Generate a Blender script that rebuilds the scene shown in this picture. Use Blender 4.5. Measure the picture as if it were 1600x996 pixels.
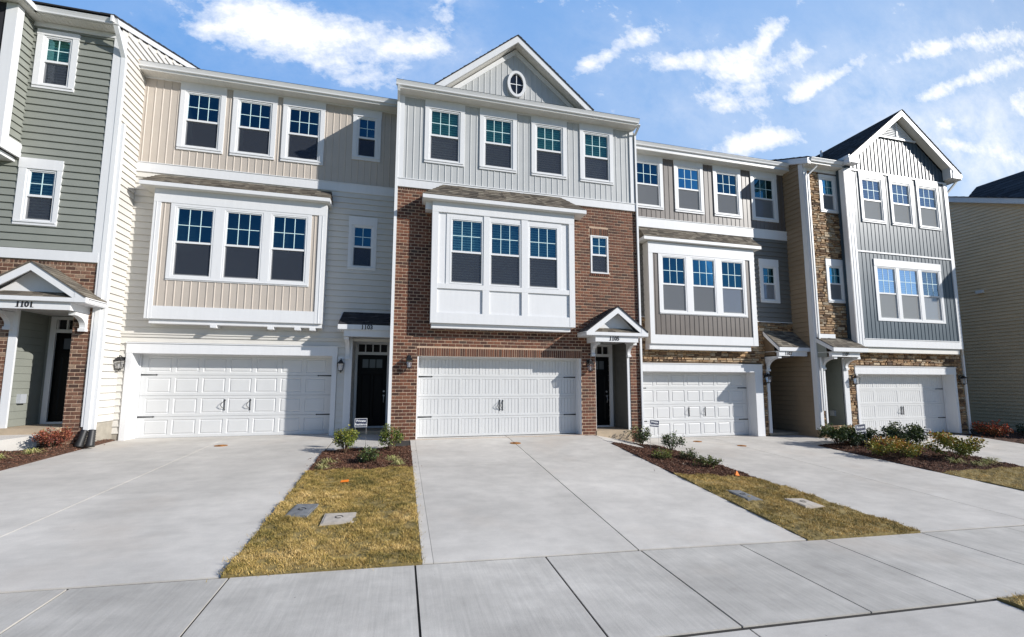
import bpy, math, random
import numpy as np
from mathutils import Vector, Matrix
random.seed(7); rng = np.random.default_rng(7)
for o in list(bpy.data.objects): bpy.data.objects.remove(o)
S = bpy.context.scene; COL = S.collection
R = math.radians

# ------------------------------------------------------------------ camera
YAW, PIT, ROL = .250, .1055, .0018
cy_, sy_, cp_, sp_ = math.cos(YAW), math.sin(YAW), math.cos(PIT), math.sin(PIT)
fw = Vector((sy_*cp_, cy_*cp_, sp_)); rt0 = Vector((cy_, -sy_, 0)); up0 = rt0.cross(fw)
rt = rt0*math.cos(ROL) + up0*math.sin(ROL); up = -rt0*math.sin(ROL) + up0*math.cos(ROL)
cd = bpy.data.cameras.new('camera'); cam = bpy.data.objects.new('camera', cd); COL.objects.link(cam)
M = Matrix.Identity(4)
for i in range(3): M[i][0], M[i][1], M[i][2] = rt[i], up[i], -fw[i]
M[0][3], M[1][3], M[2][3] = 0, -12.7, 1.57
cam.matrix_world = M
cd.sensor_width = 36; cd.lens = 690/1600*36; cd.shift_x = -3/1600; cd.shift_y = 27/1600
cd.clip_start = .1; cd.clip_end = 3000
S.camera = cam

# ------------------------------------------------------------------ light
SUNV = Vector((-1.63, 1, -.90)).normalized()          # the way sunlight travels
sun = bpy.data.lights.new('sun', 'SUN'); so = bpy.data.objects.new('sun', sun); COL.objects.link(so)
sun.energy = 5.0; sun.angle = R(.55); sun.color = (1.0, .965, .91)
so.rotation_euler = (-SUNV).to_track_quat('Z', 'Y').to_euler()
so.location = (20, -20, 20)
W = bpy.data.worlds.new('World'); S.world = W; W.use_nodes = True
S.view_settings.view_transform = 'Standard'; S.view_settings.look = 'None'
S.view_settings.gamma = 1; S.view_settings.exposure = 0.22
try: S.view_settings.use_curve_mapping = False
except Exception: pass
S.render.engine = 'CYCLES'
S.cycles.max_bounces = 8; S.cycles.transparent_max_bounces = 12

def build_world():
    nt = W.node_tree; nt.nodes.clear(); N = nt.nodes.new; L = nt.links.new
    out = N('ShaderNodeOutputWorld'); bg = N('ShaderNodeBackground')
    sky = N('ShaderNodeTexSky'); sky.sky_type = 'NISHITA'; sky.sun_disc = False
    d = -SUNV
    sky.sun_elevation = math.asin(d.z); sky.sun_rotation = math.atan2(d.x, d.y)
    sky.air_density = 1.2; sky.dust_density = .25; sky.ozone_density = 2.5
    geo = N('ShaderNodeTexCoord')
    sep = N('ShaderNodeSeparateXYZ'); L(geo.outputs['Generated'], sep.inputs[0])
    def math_(op, a, b=None, c=None, clamp=False):
        n = N('ShaderNodeMath'); n.operation = op; n.use_clamp = clamp
        for i, v in enumerate((a, b, c)):
            if v is None: continue
            if isinstance(v, (int, float)): n.inputs[i].default_value = v
            else: L(v, n.inputs[i])
        return n.outputs[0]
    ay = math_('MAXIMUM', math_('ABSOLUTE', sep.outputs[1]), .05)
    u = math_('DIVIDE', sep.outputs[0], ay); v = math_('DIVIDE', sep.outputs[2], ay)
    comb = N('ShaderNodeCombineXYZ'); L(u, comb.inputs[0]); L(v, comb.inputs[1])
    # wispy detail noise, stretched along the drift of the clouds
    mp = N('ShaderNodeMapping'); L(comb.outputs[0], mp.inputs[0]); mp.inputs['Rotation'].default_value = (0, 0, R(-25)); mp.inputs['Scale'].default_value = (1.7, 2.2, 1)
    nz = N('ShaderNodeTexNoise'); nz.inputs['Scale'].default_value = 3.2; nz.inputs['Detail'].default_value = 10; nz.inputs['Roughness'].default_value = .66; nz.inputs['Distortion'].default_value = .15
    L(mp.outputs[0], nz.inputs['Vector'])
    nf = N('ShaderNodeTexNoise'); nf.inputs['Scale'].default_value = 14; nf.inputs['Detail'].default_value = 6; nf.inputs['Roughness'].default_value = .65
    L(mp.outputs[0], nf.inputs['Vector'])
    # soft masses of cloud (u, v, half length, half height, tilt deg, weight) in direction space
    B = CLOUDS
    tot = None
    for (bu, bv, a, b, tilt, w) in B:
        c, s = math.cos(R(tilt)), math.sin(R(tilt))
        du = math_('SUBTRACT', u, bu); dv = math_('SUBTRACT', v, bv)
        p = math_('DIVIDE', math_('ADD', math_('MULTIPLY', du, c), math_('MULTIPLY', dv, s)), a)
        q = math_('DIVIDE', math_('SUBTRACT', math_('MULTIPLY', dv, c), math_('MULTIPLY', du, s)), b)
        r2 = math_('ADD', math_('MULTIPLY', p, p), math_('MULTIPLY', q, q))
        g = math_('MULTIPLY', math_('EXPONENT', math_('MULTIPLY', r2, -1.0)), w)
        tot = g if tot is None else math_('ADD', tot, g)
    den = math_('ADD', math_('ADD', tot, math_('MULTIPLY', math_('SUBTRACT', nz.outputs[0], .5), 1.9)), math_('MULTIPLY', math_('SUBTRACT', nf.outputs[0], .5), .9))
    ramp = N('ShaderNodeValToRGB'); L(den, ramp.inputs[0])
    ramp.color_ramp.elements[0].position = .20; ramp.color_ramp.elements[0].color = (0, 0, 0, 1)
    ramp.color_ramp.elements[1].position = .90; ramp.color_ramp.elements[1].color = (1, 1, 1, 1)
    e = ramp.color_ramp.elements.new(.42); e.color = (.38, .38, .38, 1)
    # thin high haze, denser towards the horizon and the right
    wide = None
    for (bu, bv, a, b, w) in VEILS:
        p = math_('DIVIDE', math_('SUBTRACT', u, bu), a); q = math_('DIVIDE', math_('SUBTRACT', v, bv), b)
        g = math_('MULTIPLY', math_('EXPONENT', math_('MULTIPLY', math_('ADD', math_('MULTIPLY', p, p), math_('MULTIPLY', q, q)), -1.0)), w)
        wide = g if wide is None else math_('ADD', wide, g)
    vn = N('ShaderNodeMapRange'); L(nz.outputs[0], vn.inputs[0]); vn.inputs[1].default_value = .32; vn.inputs[2].default_value = .72
    veil = math_('MULTIPLY', wide, vn.outputs[0], clamp=True)
    m1 = math_('MAXIMUM', ramp.outputs[0], veil)
    back = math_('GREATER_THAN', sep.outputs[1], 0.0)
    bk = N('ShaderNodeMapRange'); L(nz.outputs[0], bk.inputs[0]); bk.inputs[1].default_value = .52; bk.inputs[2].default_value = .70; bk.inputs[4].default_value = .55
    behind = math_('MULTIPLY', bk.outputs[0], math_('SUBTRACT', 1.0, back))
    m1 = math_('ADD', math_('MULTIPLY', m1, back), math_('MULTIPLY', behind, .25))
    # bright hazy northern sky: glows low behind the houses and whitens to the right, leaves the sky overhead and behind deep blue
    lobe = math_('MULTIPLY', math_('SMOOTH_MIN', math_('MAXIMUM', math_('MULTIPLY', sep.outputs[1], 2.2), 0.0), 1.0, .2), 1.0, clamp=True)
    hz = math_('ADD', math_('MULTIPLY', u, .36), math_('MULTIPLY', v, -.42)); hz = math_('ADD', hz, .36, clamp=True)
    gc = N('ShaderNodeMixRGB'); L(hz, gc.inputs[0]); gc.inputs[1].default_value = GLOW_A; gc.inputs[2].default_value = GLOW_B
    gl = N('ShaderNodeMixRGB'); L(math_('MULTIPLY', lobe, .85), gl.inputs[0]); tn = N('ShaderNodeMixRGB'); tn.blend_type = 'MULTIPLY'; tn.inputs[0].default_value = 1; L(sky.outputs[0], tn.inputs[1]); tn.inputs[2].default_value = SKY_TINT; L(tn.outputs[0], gl.inputs[1]); L(gc.outputs[0], gl.inputs[2])
    skc = gl
    mix = N('ShaderNodeMixRGB'); L(m1, mix.inputs[0]); L(skc.outputs[0], mix.inputs[1]); cs = N('ShaderNodeMixRGB'); L(nf.outputs[0], cs.inputs[0]); cs.inputs[1].default_value = (16.4, 16.9, 18.0, 1); cs.inputs[2].default_value = (21.5, 21.5, 21.6, 1); L(cs.outputs[0], mix.inputs[2])
    L(mix.outputs[0], bg.inputs[0]); bg.inputs[1].default_value = SKY_STR
    L(bg.outputs[0], out.inputs[0])
SKY_TINT = (1.05, 1.36, 1.86, 1); SKY_STR = .05; CLOUD_COL = (19.5, 19.6, 20, 1); GLOW_A = (3.5, 7.8, 15.8, 1); GLOW_B = (12.8, 15.8, 19.5, 1)
VEILS = [(-.18, .76, .34, .11, .4), (.09, .90, .10, .12, .35), (.56, .88, .22, .12, .2), (.92, .90, .30, .16, .25), (1.35, .92, .25, .14, .3), (1.95, 1.0, .55, .30, .45), (2.0, .78, .5, .14, .7), (.75, .72, .2, .06, .25)]
CLOUDS = [(-.24, .765, .22, .055, 8, .75), (-.30, .81, .15, .05, 0, .6), (-.13, .70, .10, .035, 0, .6), (0, .79, .08, .028, 20, .6), (-.42, .745, .05, .02, 0, .5), (.08, .90, .04, .09, -8, .62),
          (.48, .85, .09, .022, 35, .75), (.62, .95, .08, .03, 34, .65),
          (.73, .895, .14, .03, 18, .75), (.93, .91, .13, .065, 20, .85), (.86, .80, .08, .04, 0, .5), (1.0, .85, .07, .05, 20, .5), (1.05, 1.05, .12, .03, 48, .8), (1.16, 1.0, .07, .03, 30, .55),
          (.93, .675, .08, .030, 20, 1.0), (1.06, .72, .08, .028, 15, .9), (1.17, .88, .12, .028, 38, .8), (1.33, .98, .11, .025, 33, .6), (1.45, .92, .12, .03, 10, .4),
          (1.72, 1.13, .16, .03, 22, .75), (2.05, 1.24, .20, .04, 18, .75), (1.72, .98, .13, .028, 25, .75), (2.0, 1.1, .24, .035, 24, .75),
          (1.76, .87, .07, .025, 10, .7), (1.80, .80, .10, .025, 0, .7), (2.08, .80, .25, .055, 0, .6), (2.15, 1.0, .06, .07, 0, .7)]
build_world()

# ------------------------------------------------------------------ materials
def newmat(name):
    m = bpy.data.materials.new(name); m.use_nodes = True
    nt = m.node_tree; b = nt.nodes['Principled BSDF']
    return m, nt, b, nt.nodes.new, nt.links.new
def solid(name, col, rough=.5, metal=0, var=.06, scale=3.0, bump=0.0, bscale=60, spec=.5, streak=False, dirt=0.0):
    m, nt, b, N, L = newmat(name)
    tc = N('ShaderNodeTexCoord'); mp = N('ShaderNodeMapping'); L(tc.outputs['Object'], mp.inputs[0])
    if streak: mp.inputs['Scale'].default_value = (6, 6, .5)
    n = N('ShaderNodeTexNoise'); n.inputs['Scale'].default_value = scale; n.inputs['Detail'].default_value = 6; n.inputs['Roughness'].default_value = .6
    L(mp.outputs[0], n.inputs['Vector'])
    r = N('ShaderNodeValToRGB'); L(n.outputs[0], r.inputs[0])
    r.color_ramp.elements[0].position = .3; r.color_ramp.elements[1].position = .7
    lo = [max(0, c*(1-var)) for c in col]; hi = [min(1, c*(1+var)) for c in col]
    r.color_ramp.elements[0].color = (*lo, 1); r.color_ramp.elements[1].color = (*hi, 1)
    L(r.outputs[0], b.inputs['Base Color'])
    rr = N('ShaderNodeMapRange'); L(n.outputs[0], rr.inputs[0]); rr.inputs[3].default_value = rough-.06; rr.inputs[4].default_value = rough+.06
    L(rr.outputs[0], b.inputs['Roughness'])
    b.inputs['Metallic'].default_value = metal; b.inputs['Specular IOR Level'].default_value = spec
    if bump:
        n2 = N('ShaderNodeTexNoise'); n2.inputs['Scale'].default_value = bscale; n2.inputs['Detail'].default_value = 4; L(tc.outputs['Object'], n2.inputs['Vector'])
        bp = N('ShaderNodeBump'); bp.inputs['Strength'].default_value = bump; bp.inputs['Distance'].default_value = .004
        L(n2.outputs[0], bp.inputs['Height']); L(bp.outputs[0], b.inputs['Normal'])
    return m
def perpiece(name, cols, rough=.8, nscale=40, bump=.6, nvar=.25, bdist=.004):
    """colour picked per modelled piece (brick, stone, shingle, leaf) from a ramp by its face value 'rnd'"""
    m, nt, b, N, L = newmat(name)
    at = N('ShaderNodeAttribute'); at.attribute_name = 'rnd'
    r = N('ShaderNodeValToRGB'); L(at.outputs['Fac'], r.inputs[0])
    cr = r.color_ramp
    while len(cr.elements) < len(cols): cr.elements.new(.5)
    for i, (p, c) in enumerate(sorted(cols)):
        cr.elements[i].position = p; cr.elements[i].color = (*c, 1)
    tc = N('ShaderNodeTexCoord'); n = N('ShaderNodeTexNoise'); n.inputs['Scale'].default_value = nscale; n.inputs['Detail'].default_value = 5; n.inputs['Roughness'].default_value = .65
    L(tc.outputs['Object'], n.inputs['Vector'])
    mr = N('ShaderNodeMapRange'); L(n.outputs[0], mr.inputs[0]); mr.inputs[1].default_value = .25; mr.inputs[2].default_value = .75; mr.inputs[3].default_value = 1-nvar; mr.inputs[4].default_value = 1+nvar
    mx = N('ShaderNodeMixRGB'); mx.blend_type = 'MULTIPLY'; mx.inputs[0].default_value = 1; L(r.outputs[0], mx.inputs[1]); L(mr.outputs[0], mx.inputs[2])
    L(mx.outputs[0], b.inputs['Base Color']); b.inputs['Roughness'].default_value = rough
    if bump:
        bp = N('ShaderNodeBump'); bp.inputs['Strength'].default_value = bump; bp.inputs['Distance'].default_value = bdist
        L(n.outputs[0], bp.inputs['Height']); L(bp.outputs[0], b.inputs['Normal'])
    return m
def concrete(name, col, broom=0.0, broom_dir=0, stain=.12):
    m, nt, b, N, L = newmat(name)
    tc = N('ShaderNodeTexCoord')
    def noise(sc, det, scale3=(1, 1, 1), rgh=.6):
        mp = N('ShaderNodeMapping'); L(tc.outputs['Object'], mp.inputs[0]); mp.inputs['Scale'].default_value = scale3
        n = N('ShaderNodeTexNoise'); n.inputs['Scale'].default_value = sc; n.inputs['Detail'].default_value = det; n.inputs['Roughness'].default_value = rgh
        L(mp.outputs[0], n.inputs['Vector']); return n.outputs[0]
    big = noise(.55, 5); mid = noise(3.0, 7, (1, 1.25, 1)); fine = noise(90, 3); st = noise(1.1, 4, (.6, 1.6, 1))
    br = noise(30, 4, (1, .035, 1) if broom_dir == 0 else (.035, 1, 1), .7)
    def mr(x, a, b_, lo=.3, hi=.7):
        n = N('ShaderNodeMapRange'); L(x, n.inputs[0]); n.inputs[1].default_value = lo; n.inputs[2].default_value = hi; n.inputs[3].default_value = a; n.inputs[4].default_value = b_; return n.outputs[0]
    def mul(a, b_):
        n = N('ShaderNodeMath'); n.operation = 'MULTIPLY'; L(a, n.inputs[0]); L(b_, n.inputs[1]); return n.outputs[0]
    f = mul(mul(mr(big, 1-stain, 1+stain*.6), mr(mid, 1-stain*.55, 1+stain*.45)), mul(mr(fine, .95, 1.05), mr(st, 1-stain*.35, 1+stain*.35)))
    if broom: f = mul(f, mr(br, 1-broom, 1+broom*.6, .25, .75))
    at = N('ShaderNodeAttribute'); at.attribute_name = 'rnd'; f = mul(f, mr(at.outputs['Fac'], .955, 1.03, 0, 1))
    # sparse specks of debris
    vo = N('ShaderNodeTexVoronoi'); vo.inputs['Scale'].default_value = 2.6; L(tc.outputs['Object'], vo.inputs['Vector'])
    sp = N('ShaderNodeMapRange'); L(vo.outputs['Distance'], sp.inputs[0]); sp.inputs[1].default_value = .012; sp.inputs[2].default_value = .028; sp.inputs[3].default_value = .55; sp.inputs[4].default_value = 1
    f = mul(f, sp.outputs[0])
    mx = N('ShaderNodeMixRGB'); mx.blend_type = 'MULTIPLY'; mx.inputs[0].default_value = 1; mx.inputs[1].default_value = (*col, 1); L(f, mx.inputs[2])
    # faint warm clay wash
    wash = N('ShaderNodeMapRange'); L(noise(.35, 4), wash.inputs[0]); wash.inputs[1].default_value = .55; wash.inputs[2].default_value = .75; wash.inputs[3].default_value = 0; wash.inputs[4].default_value = .35
    m2 = N('ShaderNodeMixRGB'); L(wash.outputs[0], m2.inputs[0]); L(mx.outputs[0], m2.inputs[1]); m2.inputs[2].default_value = (col[0]*.98, col[1]*.86, col[2]*.76, 1)
    L(m2.outputs[0], b.inputs['Base Color']); b.inputs['Roughness'].default_value = .85; b.inputs['Specular IOR Level'].default_value = .3
    bp = N('ShaderNodeBump'); bp.inputs['Strength'].default_value = .35; bp.inputs['Distance'].default_value = .003
    ad = N('ShaderNodeMath'); ad.operation = 'ADD'; L(fine, ad.inputs[0]); L(br, ad.inputs[1])
    L(ad.outputs[0], bp.inputs['Height']); L(bp.outputs[0], b.inputs['Normal'])
    return m
def glassmat(name, refl, tint, trans, rough=.02, wob=.02):
    m, nt, b, N, L = newmat(name); nt.nodes.remove(b); out = nt.nodes['Material Output']
    g = N('ShaderNodeBsdfGlossy'); g.inputs['Color'].default_value = (*tint, 1); g.inputs['Roughness'].default_value = rough
    t = N('ShaderNodeBsdfTransparent'); t.inputs['Color'].default_value = (*trans, 1)
    lw = N('ShaderNodeLayerWeight'); lw.inputs[0].default_value = .35
    mr = N('ShaderNodeMapRange'); L(lw.outputs['Fresnel'], mr.inputs[0]); mr.inputs[3].default_value = refl; mr.inputs[4].default_value = min(1, refl+.5)
    tc = N('ShaderNodeTexCoord'); n = N('ShaderNodeTexNoise'); n.inputs['Scale'].default_value = 1.6; L(tc.outputs['Object'], n.inputs['Vector'])
    bp = N('ShaderNodeBump'); bp.inputs['Strength'].default_value = .5; bp.inputs['Distance'].default_value = wob; L(n.outputs[0], bp.inputs['Height']); L(bp.outputs[0], g.inputs['Normal'])
    mx = N('ShaderNodeMixShader'); L(mr.outputs[0], mx.inputs[0]); L(t.outputs[0], mx.inputs[1]); L(g.outputs[0], mx.inputs[2]); L(mx.outputs[0], out.inputs[0])
    return m
def screenmat(name, col, alpha):
    m, nt, b, N, L = newmat(name); nt.nodes.remove(b); out = nt.nodes['Material Output']
    g = N('ShaderNodeBsdfDiffuse'); g.inputs['Color'].default_value = (*col, 1)
    t = N('ShaderNodeBsdfTransparent'); mx = N('ShaderNodeMixShader'); mx.inputs[0].default_value = alpha
    L(t.outputs[0], mx.inputs[1]); L(g.outputs[0], mx.inputs[2]); L(mx.outputs[0], out.inputs[0]); return m

WHITE = solid('white_trim_paint', (.70, .70, .705), .42, var=.025, scale=2, bump=.15, bscale=25, streak=True)
WHITE2 = solid('white_vinyl', (.73, .73, .73), .38, var=.02, scale=2)
GARW = solid('white_garage_steel', (.60, .60, .595), .45, var=.03, scale=1.5, bump=.25, bscale=90)
SOFF = solid('soffit_vinyl', (.70, .68, .63), .5, var=.03)
CREAM = solid('cream_lap_vinyl', (.62, .595, .55), .5, var=.04, scale=1.5, bump=.2, bscale=40)
BEIGE = solid('beige_board_vinyl', (.49, .43, .37), .48, var=.05, scale=1.5, bump=.2, bscale=40)
SAGE = solid('sage_grey_lap_vinyl', (.235, .245, .215), .5, var=.06, scale=2, bump=.2, bscale=40)
LGREY = solid('light_grey_board_vinyl', (.47, .475, .47), .42, var=.04, scale=2, bump=.2, bscale=40)
TAUPE = solid('dark_taupe_board_vinyl', (.115, .092, .077), .40, var=.07, scale=1.2, spec=.65)
DGREY = solid('dark_grey_lap', (.15, .145, .13), .5, var=.06, scale=2)
NAVY = solid('blue_grey_board_vinyl', (.055, .083, .108), .42, var=.07, scale=1.2, spec=.42)
TAN = solid('tan_lap_vinyl', (.72, .54, .34), .5, var=.06, scale=1.2, bump=.2, bscale=30)
SIDE9 = solid('brown_tan_lap_vinyl', (.27, .20, .13), .5, var=.06, scale=1.2)
BROWNLAP = solid('brown_lap_vinyl', (.13, .09, .055), .5, var=.06, scale=1.2)
MORTAR = solid('tan_mortar', (.50, .36, .255), .9, var=.15, scale=12, bump=.6, bscale=120)
SMORTAR = solid('stone_mortar', (.14, .10, .065), .95, var=.2, scale=20, bump=.6)
BRICK = perpiece('red_brown_brick', [(0, (.05, .022, .014)), (.25, (.095, .034, .019)), (.7, (.14, .050, .026)), (.93, (.18, .07, .036)), (1, (.05, .035, .026))], .85, 35, .7)
BRICK2 = perpiece('brown_brick_mixed', [(0, (.05, .028, .02)), (.3, (.11, .052, .033)), (.65, (.16, .075, .045)), (.9, (.21, .115, .075)), (1, (.26, .18, .125))], .85, 22, .8, .4)
STONE = perpiece('tan_brown_ledgestone', [(0, (.085, .05, .03)), (.2, (.21, .12, .06)), (.45, (.36, .22, .11)), (.7, (.44, .30, .17)), (.88, (.30, .24, .17)), (1, (.54, .42, .28))], .85, 14, 1.0, .35, .012)
SHING = perpiece('weathered_brown_shingle', [(0, (.07, .06, .048)), (.35, (.12, .10, .078)), (.7, (.165, .14, .108)), (1, (.21, .185, .145))], .95, 60, .8, .3)
DSHING = perpiece('charcoal_shingle', [(0, (.018, .018, .022)), (.5, (.03, .03, .035)), (1, (.05, .05, .055))], .95, 60, .8, .3)
BLACK = solid('black_metal', (.012, .012, .013), .4, var=.1, bump=.2)
NUMB = solid('dark_bronze_numeral', (.035, .03, .03), .35, metal=.4)
DOOR = solid('black_door_paint', (.003, .003, .0035), .45, var=.1, spec=.15)
CASE = solid('grey_interior_dark', (.02, .02, .024), .9)
BLIND = solid('white_blind', (.78, .80, .78), .6, var=.02)
GLASSB = glassmat('blue_low_e_glass', .24, (.13, .42, .58), (.40, .62, .66))
GLASST = glassmat('teal_low_e_glass', .16, (.22, .56, .62), (.40, .74, .68))
GLASSL = glassmat('lower_sash_glass', .12, (.7, .8, 1.0), (.6, .65, .65))
GLASSC = glassmat('clear_lantern_glass', .15, (1, 1, 1), (.9, .9, .9))
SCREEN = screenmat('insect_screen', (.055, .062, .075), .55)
SCREENL = screenmat('insect_screen_sunlit', (.24, .25, .26), .6)  # paler copy of the insect screen, with sunlight put into its colour
MUNT = solid('pale_muntin', (.62, .80, .80), .5, var=.02)
CONC = concrete('driveway_concrete', (.555, .525, .48), broom=.035, broom_dir=1, stain=.16)
SWALK = concrete('sidewalk_broomed_concrete', (.495, .47, .428), broom=.13, broom_dir=0, stain=.20)
FOUND = solid('foundation_block', (.33, .30, .25), .9, var=.15, scale=5, bump=.6, bscale=40)
TREAD = solid('tan_step_concrete', (.42, .33, .23), .9, var=.12, scale=4, bump=.5)
JOINT = solid('dark_joint_soil', (.035, .032, .028), 1.0, var=.3, scale=9)
ASPH = solid('asphalt', (.055, .055, .057), .95, var=.2, scale=3, bump=1, bscale=150)
LAWN = solid('turf_soil', (.22, .165, .06), 1.0, var=.35, scale=14, bump=1, bscale=60)
FARGRASS = solid('far_ground_grass', (.12, .13, .04), 1.0, var=.3, scale=.4)
MULCHB = solid('mulch_soil', (.08, .04, .024), 1.0, var=.4, scale=18, bump=1, bscale=70)
MULCH = perpiece('mulch_chips', [(0, (.045, .02, .012)), (.4, (.14, .062, .036)), (.8, (.23, .11, .065)), (.95, (.33, .2, .13)), (1, (.6, .48, .36))], .95, 60, 0, .3)
GRASS = perpiece('dormant_turf_blades', [(0, (.10, .095, .020)), (.3, (.29, .215, .052)), (.6, (.52, .355, .105)), (1, (.74, .54, .24))], .75, 3.0, 0, .3)
BLADE = perpiece('pale_leaf_blades', [(0, (.16, .2, .04)), (.5, (.38, .36, .12)), (1, (.55, .48, .25))], .7, 20, 0, .2)
L_OLIVE = perpiece('yellow_green_leaves', [(0, (.035, .06, .012)), (.4, (.11, .15, .02)), (.8, (.26, .27, .04)), (1, (.42, .36, .06))], .5, 20, 0, .2)
L_DARK = perpiece('glossy_green_leaves', [(0, (.015, .035, .012)), (.5, (.05, .085, .024)), (.8, (.13, .17, .04)), (1, (.30, .30, .09))], .38, 20, 0, .2)
L_RED = perpiece('red_orange_leaves', [(0, (.09, .03, .02)), (.4, (.2, .05, .03)), (.75, (.34, .10, .05)), (1, (.25, .18, .06))], .5, 20, 0, .2)
L_MIX = perpiece('green_and_orange_leaves', [(0, (.04, .07, .015)), (.35, (.18, .2, .03)), (.6, (.4, .36, .05)), (.8, (.55, .2, .04)), (1, (.62, .33, .06))], .5, 20, 0, .2)
L_BRIGHT = perpiece('bright_red_leaves', [(0, (.06, .07, .02)), (.4, (.2, .09, .03)), (.75, (.5, .07, .03)), (1, (.62, .16, .05))], .5, 20, 0, .2)
STEM = solid('brown_twigs', (.10, .06, .035), .9)
SIGNB = solid('navy_sign_plastic', (.018, .024, .06), .5)
SIGNW = solid('white_sign_ink', (.8, .8, .8), .5)
WIRE = solid('grey_wire', (.45, .45, .45), .4, metal=.6)
ORANGE = solid('orange_flag_plastic', (.9, .22, .01), .5)
RUST = solid('rusty_iron_cap', (.30, .13, .03), .9, var=.35, scale=25, bump=.8)
BOXG = solid('grey_meter_lid', (.17, .175, .18), .7, var=.3, scale=12, bump=.6)
BOXC = solid('concrete_meter_lid', (.45, .40, .34), .9, var=.2, scale=12, bump=.6)
RUBBER = solid('black_corrugated_pipe', (.02, .02, .021), .5)
PLAST = solid('clear_grey_outlet_cover', (.4, .42, .45), .3)

# ------------------------------------------------------------------ mesh helpers
ident = lambda p: p
class MB:
    def __init__(s): s.v = []; s.f = []; s.r = []; s.m = []
    def face(s, pts, rnd=.5, mi=0):
        n = len(s.v); s.v.extend([tuple(p) for p in pts]); s.f.append(tuple(range(n, n+len(pts)))); s.r.append(rnd); s.m.append(mi)
    def hull(s, P, idx, rnd=.5, mi=0):
        n = len(s.v); s.v.extend([tuple(p) for p in P])
        for t in idx: s.f.append(tuple(n+i for i in t)); s.r.append(rnd); s.m.append(mi)
    def box(s, x0, x1, y0, y1, z0, z1, rnd=.5, mi=0, m=None):
        P = [(x0, y0, z0), (x1, y0, z0), (x1, y1, z0), (x0, y1, z0), (x0, y0, z1), (x1, y0, z1), (x1, y1, z1), (x0, y1, z1)]
        if m: P = [m(*p) for p in P]
        s.hull(P, [(0, 3, 2, 1), (4, 5, 6, 7), (0, 1, 5, 4), (1, 2, 6, 5), (2, 3, 7, 6), (3, 0, 4, 7)], rnd, mi)
    def wbox(s, m, u0, u1, z0, z1, v0, v1, rnd=.5, mi=0):   # box in wall coordinates
        P = [m(u0, v1, z0), m(u1, v1, z0), m(u1, v0, z0), m(u0, v0, z0), m(u0, v1, z1), m(u1, v1, z1), m(u1, v0, z1), m(u0, v0, z1)]
        s.hull(P, [(0, 3, 2, 1), (4, 5, 6, 7), (0, 1, 5, 4), (1, 2, 6, 5), (2, 3, 7, 6), (3, 0, 4, 7)], rnd, mi)
    def prism(s, poly, y0, y1, m=None, rnd=.5, mi=0):       # polygon in (x,z), extruded along y
        m = m or (lambda a, b, c: (a, b, c)); n = len(poly)
        P = [m(x, y0, z) for x, z in poly] + [m(x, y1, z) for x, z in poly]
        s.hull(P, [tuple(range(n)), tuple(range(2*n-1, n-1, -1))] + [(i, i+n, (i+1) % n+n, (i+1) % n) for i in range(n)], rnd, mi)
    def xprism(s, poly, x0, x1, rnd=.5, mi=0):              # polygon in (y,z), extruded along x
        n = len(poly); P = [(x0, y, z) for y, z in poly] + [(x1, y, z) for y, z in poly]
        s.hull(P, [tuple(range(n)), tuple(range(2*n-1, n-1, -1))] + [(i, i+n, (i+1) % n+n, (i+1) % n) for i in range(n)], rnd, mi)
    def tube(s, pts, rad, n=8, rnd=.5, mi=0, caps=True):
        pts = [Vector(p) for p in pts]; rings = []
        for i, p in enumerate(pts):
            t = (pts[min(i+1, len(pts)-1)]-pts[max(i-1, 0)]).normalized()
            a = t.orthogonal().normalized() if i == 0 else (rings_a - t*rings_a.dot(t)).normalized()
            rings_a = a; b = t.cross(a); r = rad[i] if isinstance(rad, (list, tuple)) else rad
            rings.append([p+a*r*math.cos(2*math.pi*k/n)+b*r*math.sin(2*math.pi*k/n) for k in range(n)])
        base = len(s.v)
        for rg in rings: s.v.extend([tuple(q) for q in rg])
        for i in range(len(rings)-1):
            for k in range(n):
                s.f.append((base+i*n+k, base+i*n+(k+1) % n, base+(i+1)*n+(k+1) % n, base+(i+1)*n+k)); s.r.append(rnd); s.m.append(mi)
        if caps:
            s.f.append(tuple(base+k for k in range(n))[::-1]); s.r.append(rnd); s.m.append(mi)
            s.f.append(tuple(base+(len(rings)-1)*n+k for k in range(n))); s.r.append(rnd); s.m.append(mi)
    def build(s, name, mats, parent=None, loc=None, smooth=False, recalc=True):
        if not isinstance(mats, (list, tuple)): mats = [mats]
        if parent is not None: off = ROOTLOC.get(parent.name, Vector())
        else: off = Vector(loc) if loc is not None else Vector()
        me = bpy.data.meshes.new(name)
        va = np.array(s.v, dtype=float)-np.array(off) if len(s.v) else np.zeros((0, 3))
        me.from_pydata(va.tolist(), [], s.f)
        for mt in mats: me.materials.append(mt)
        if len(mats) > 1: me.polygons.foreach_set('material_index', s.m)
        at = me.attributes.new('rnd', 'FLOAT', 'FACE'); at.data.foreach_set('value', s.r)
        if smooth: me.polygons.foreach_set('use_smooth', [True]*len(me.polygons))
        if recalc and len(s.f) < 60000:
            import bmesh
            bm = bmesh.new(); bm.from_mesh(me); bmesh.ops.recalc_face_normals(bm, faces=bm.faces); bm.to_mesh(me); bm.free()
        me.update()
        o = bpy.data.objects.new(name, me); COL.objects.link(o)
        if parent is not None: o.parent = parent; ROOTLOC[o.name] = off
        else: o.location = off; ROOTLOC[o.name] = off
        return o
ROOTLOC = {}
def thing(name, label, cat, loc, group=None):
    o = bpy.data.objects.new(name, None); COL.objects.link(o); o.location = loc; ROOTLOC[o.name] = Vector(loc)
    o.empty_display_size = .2
    return tag(o, label, cat, group)
def tag(o, label, cat, group=None, kind=None):
    o['label'] = label
    if cat: o['category'] = cat
    if group: o['group'] = group
    if kind: o['kind'] = kind
    return o
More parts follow.
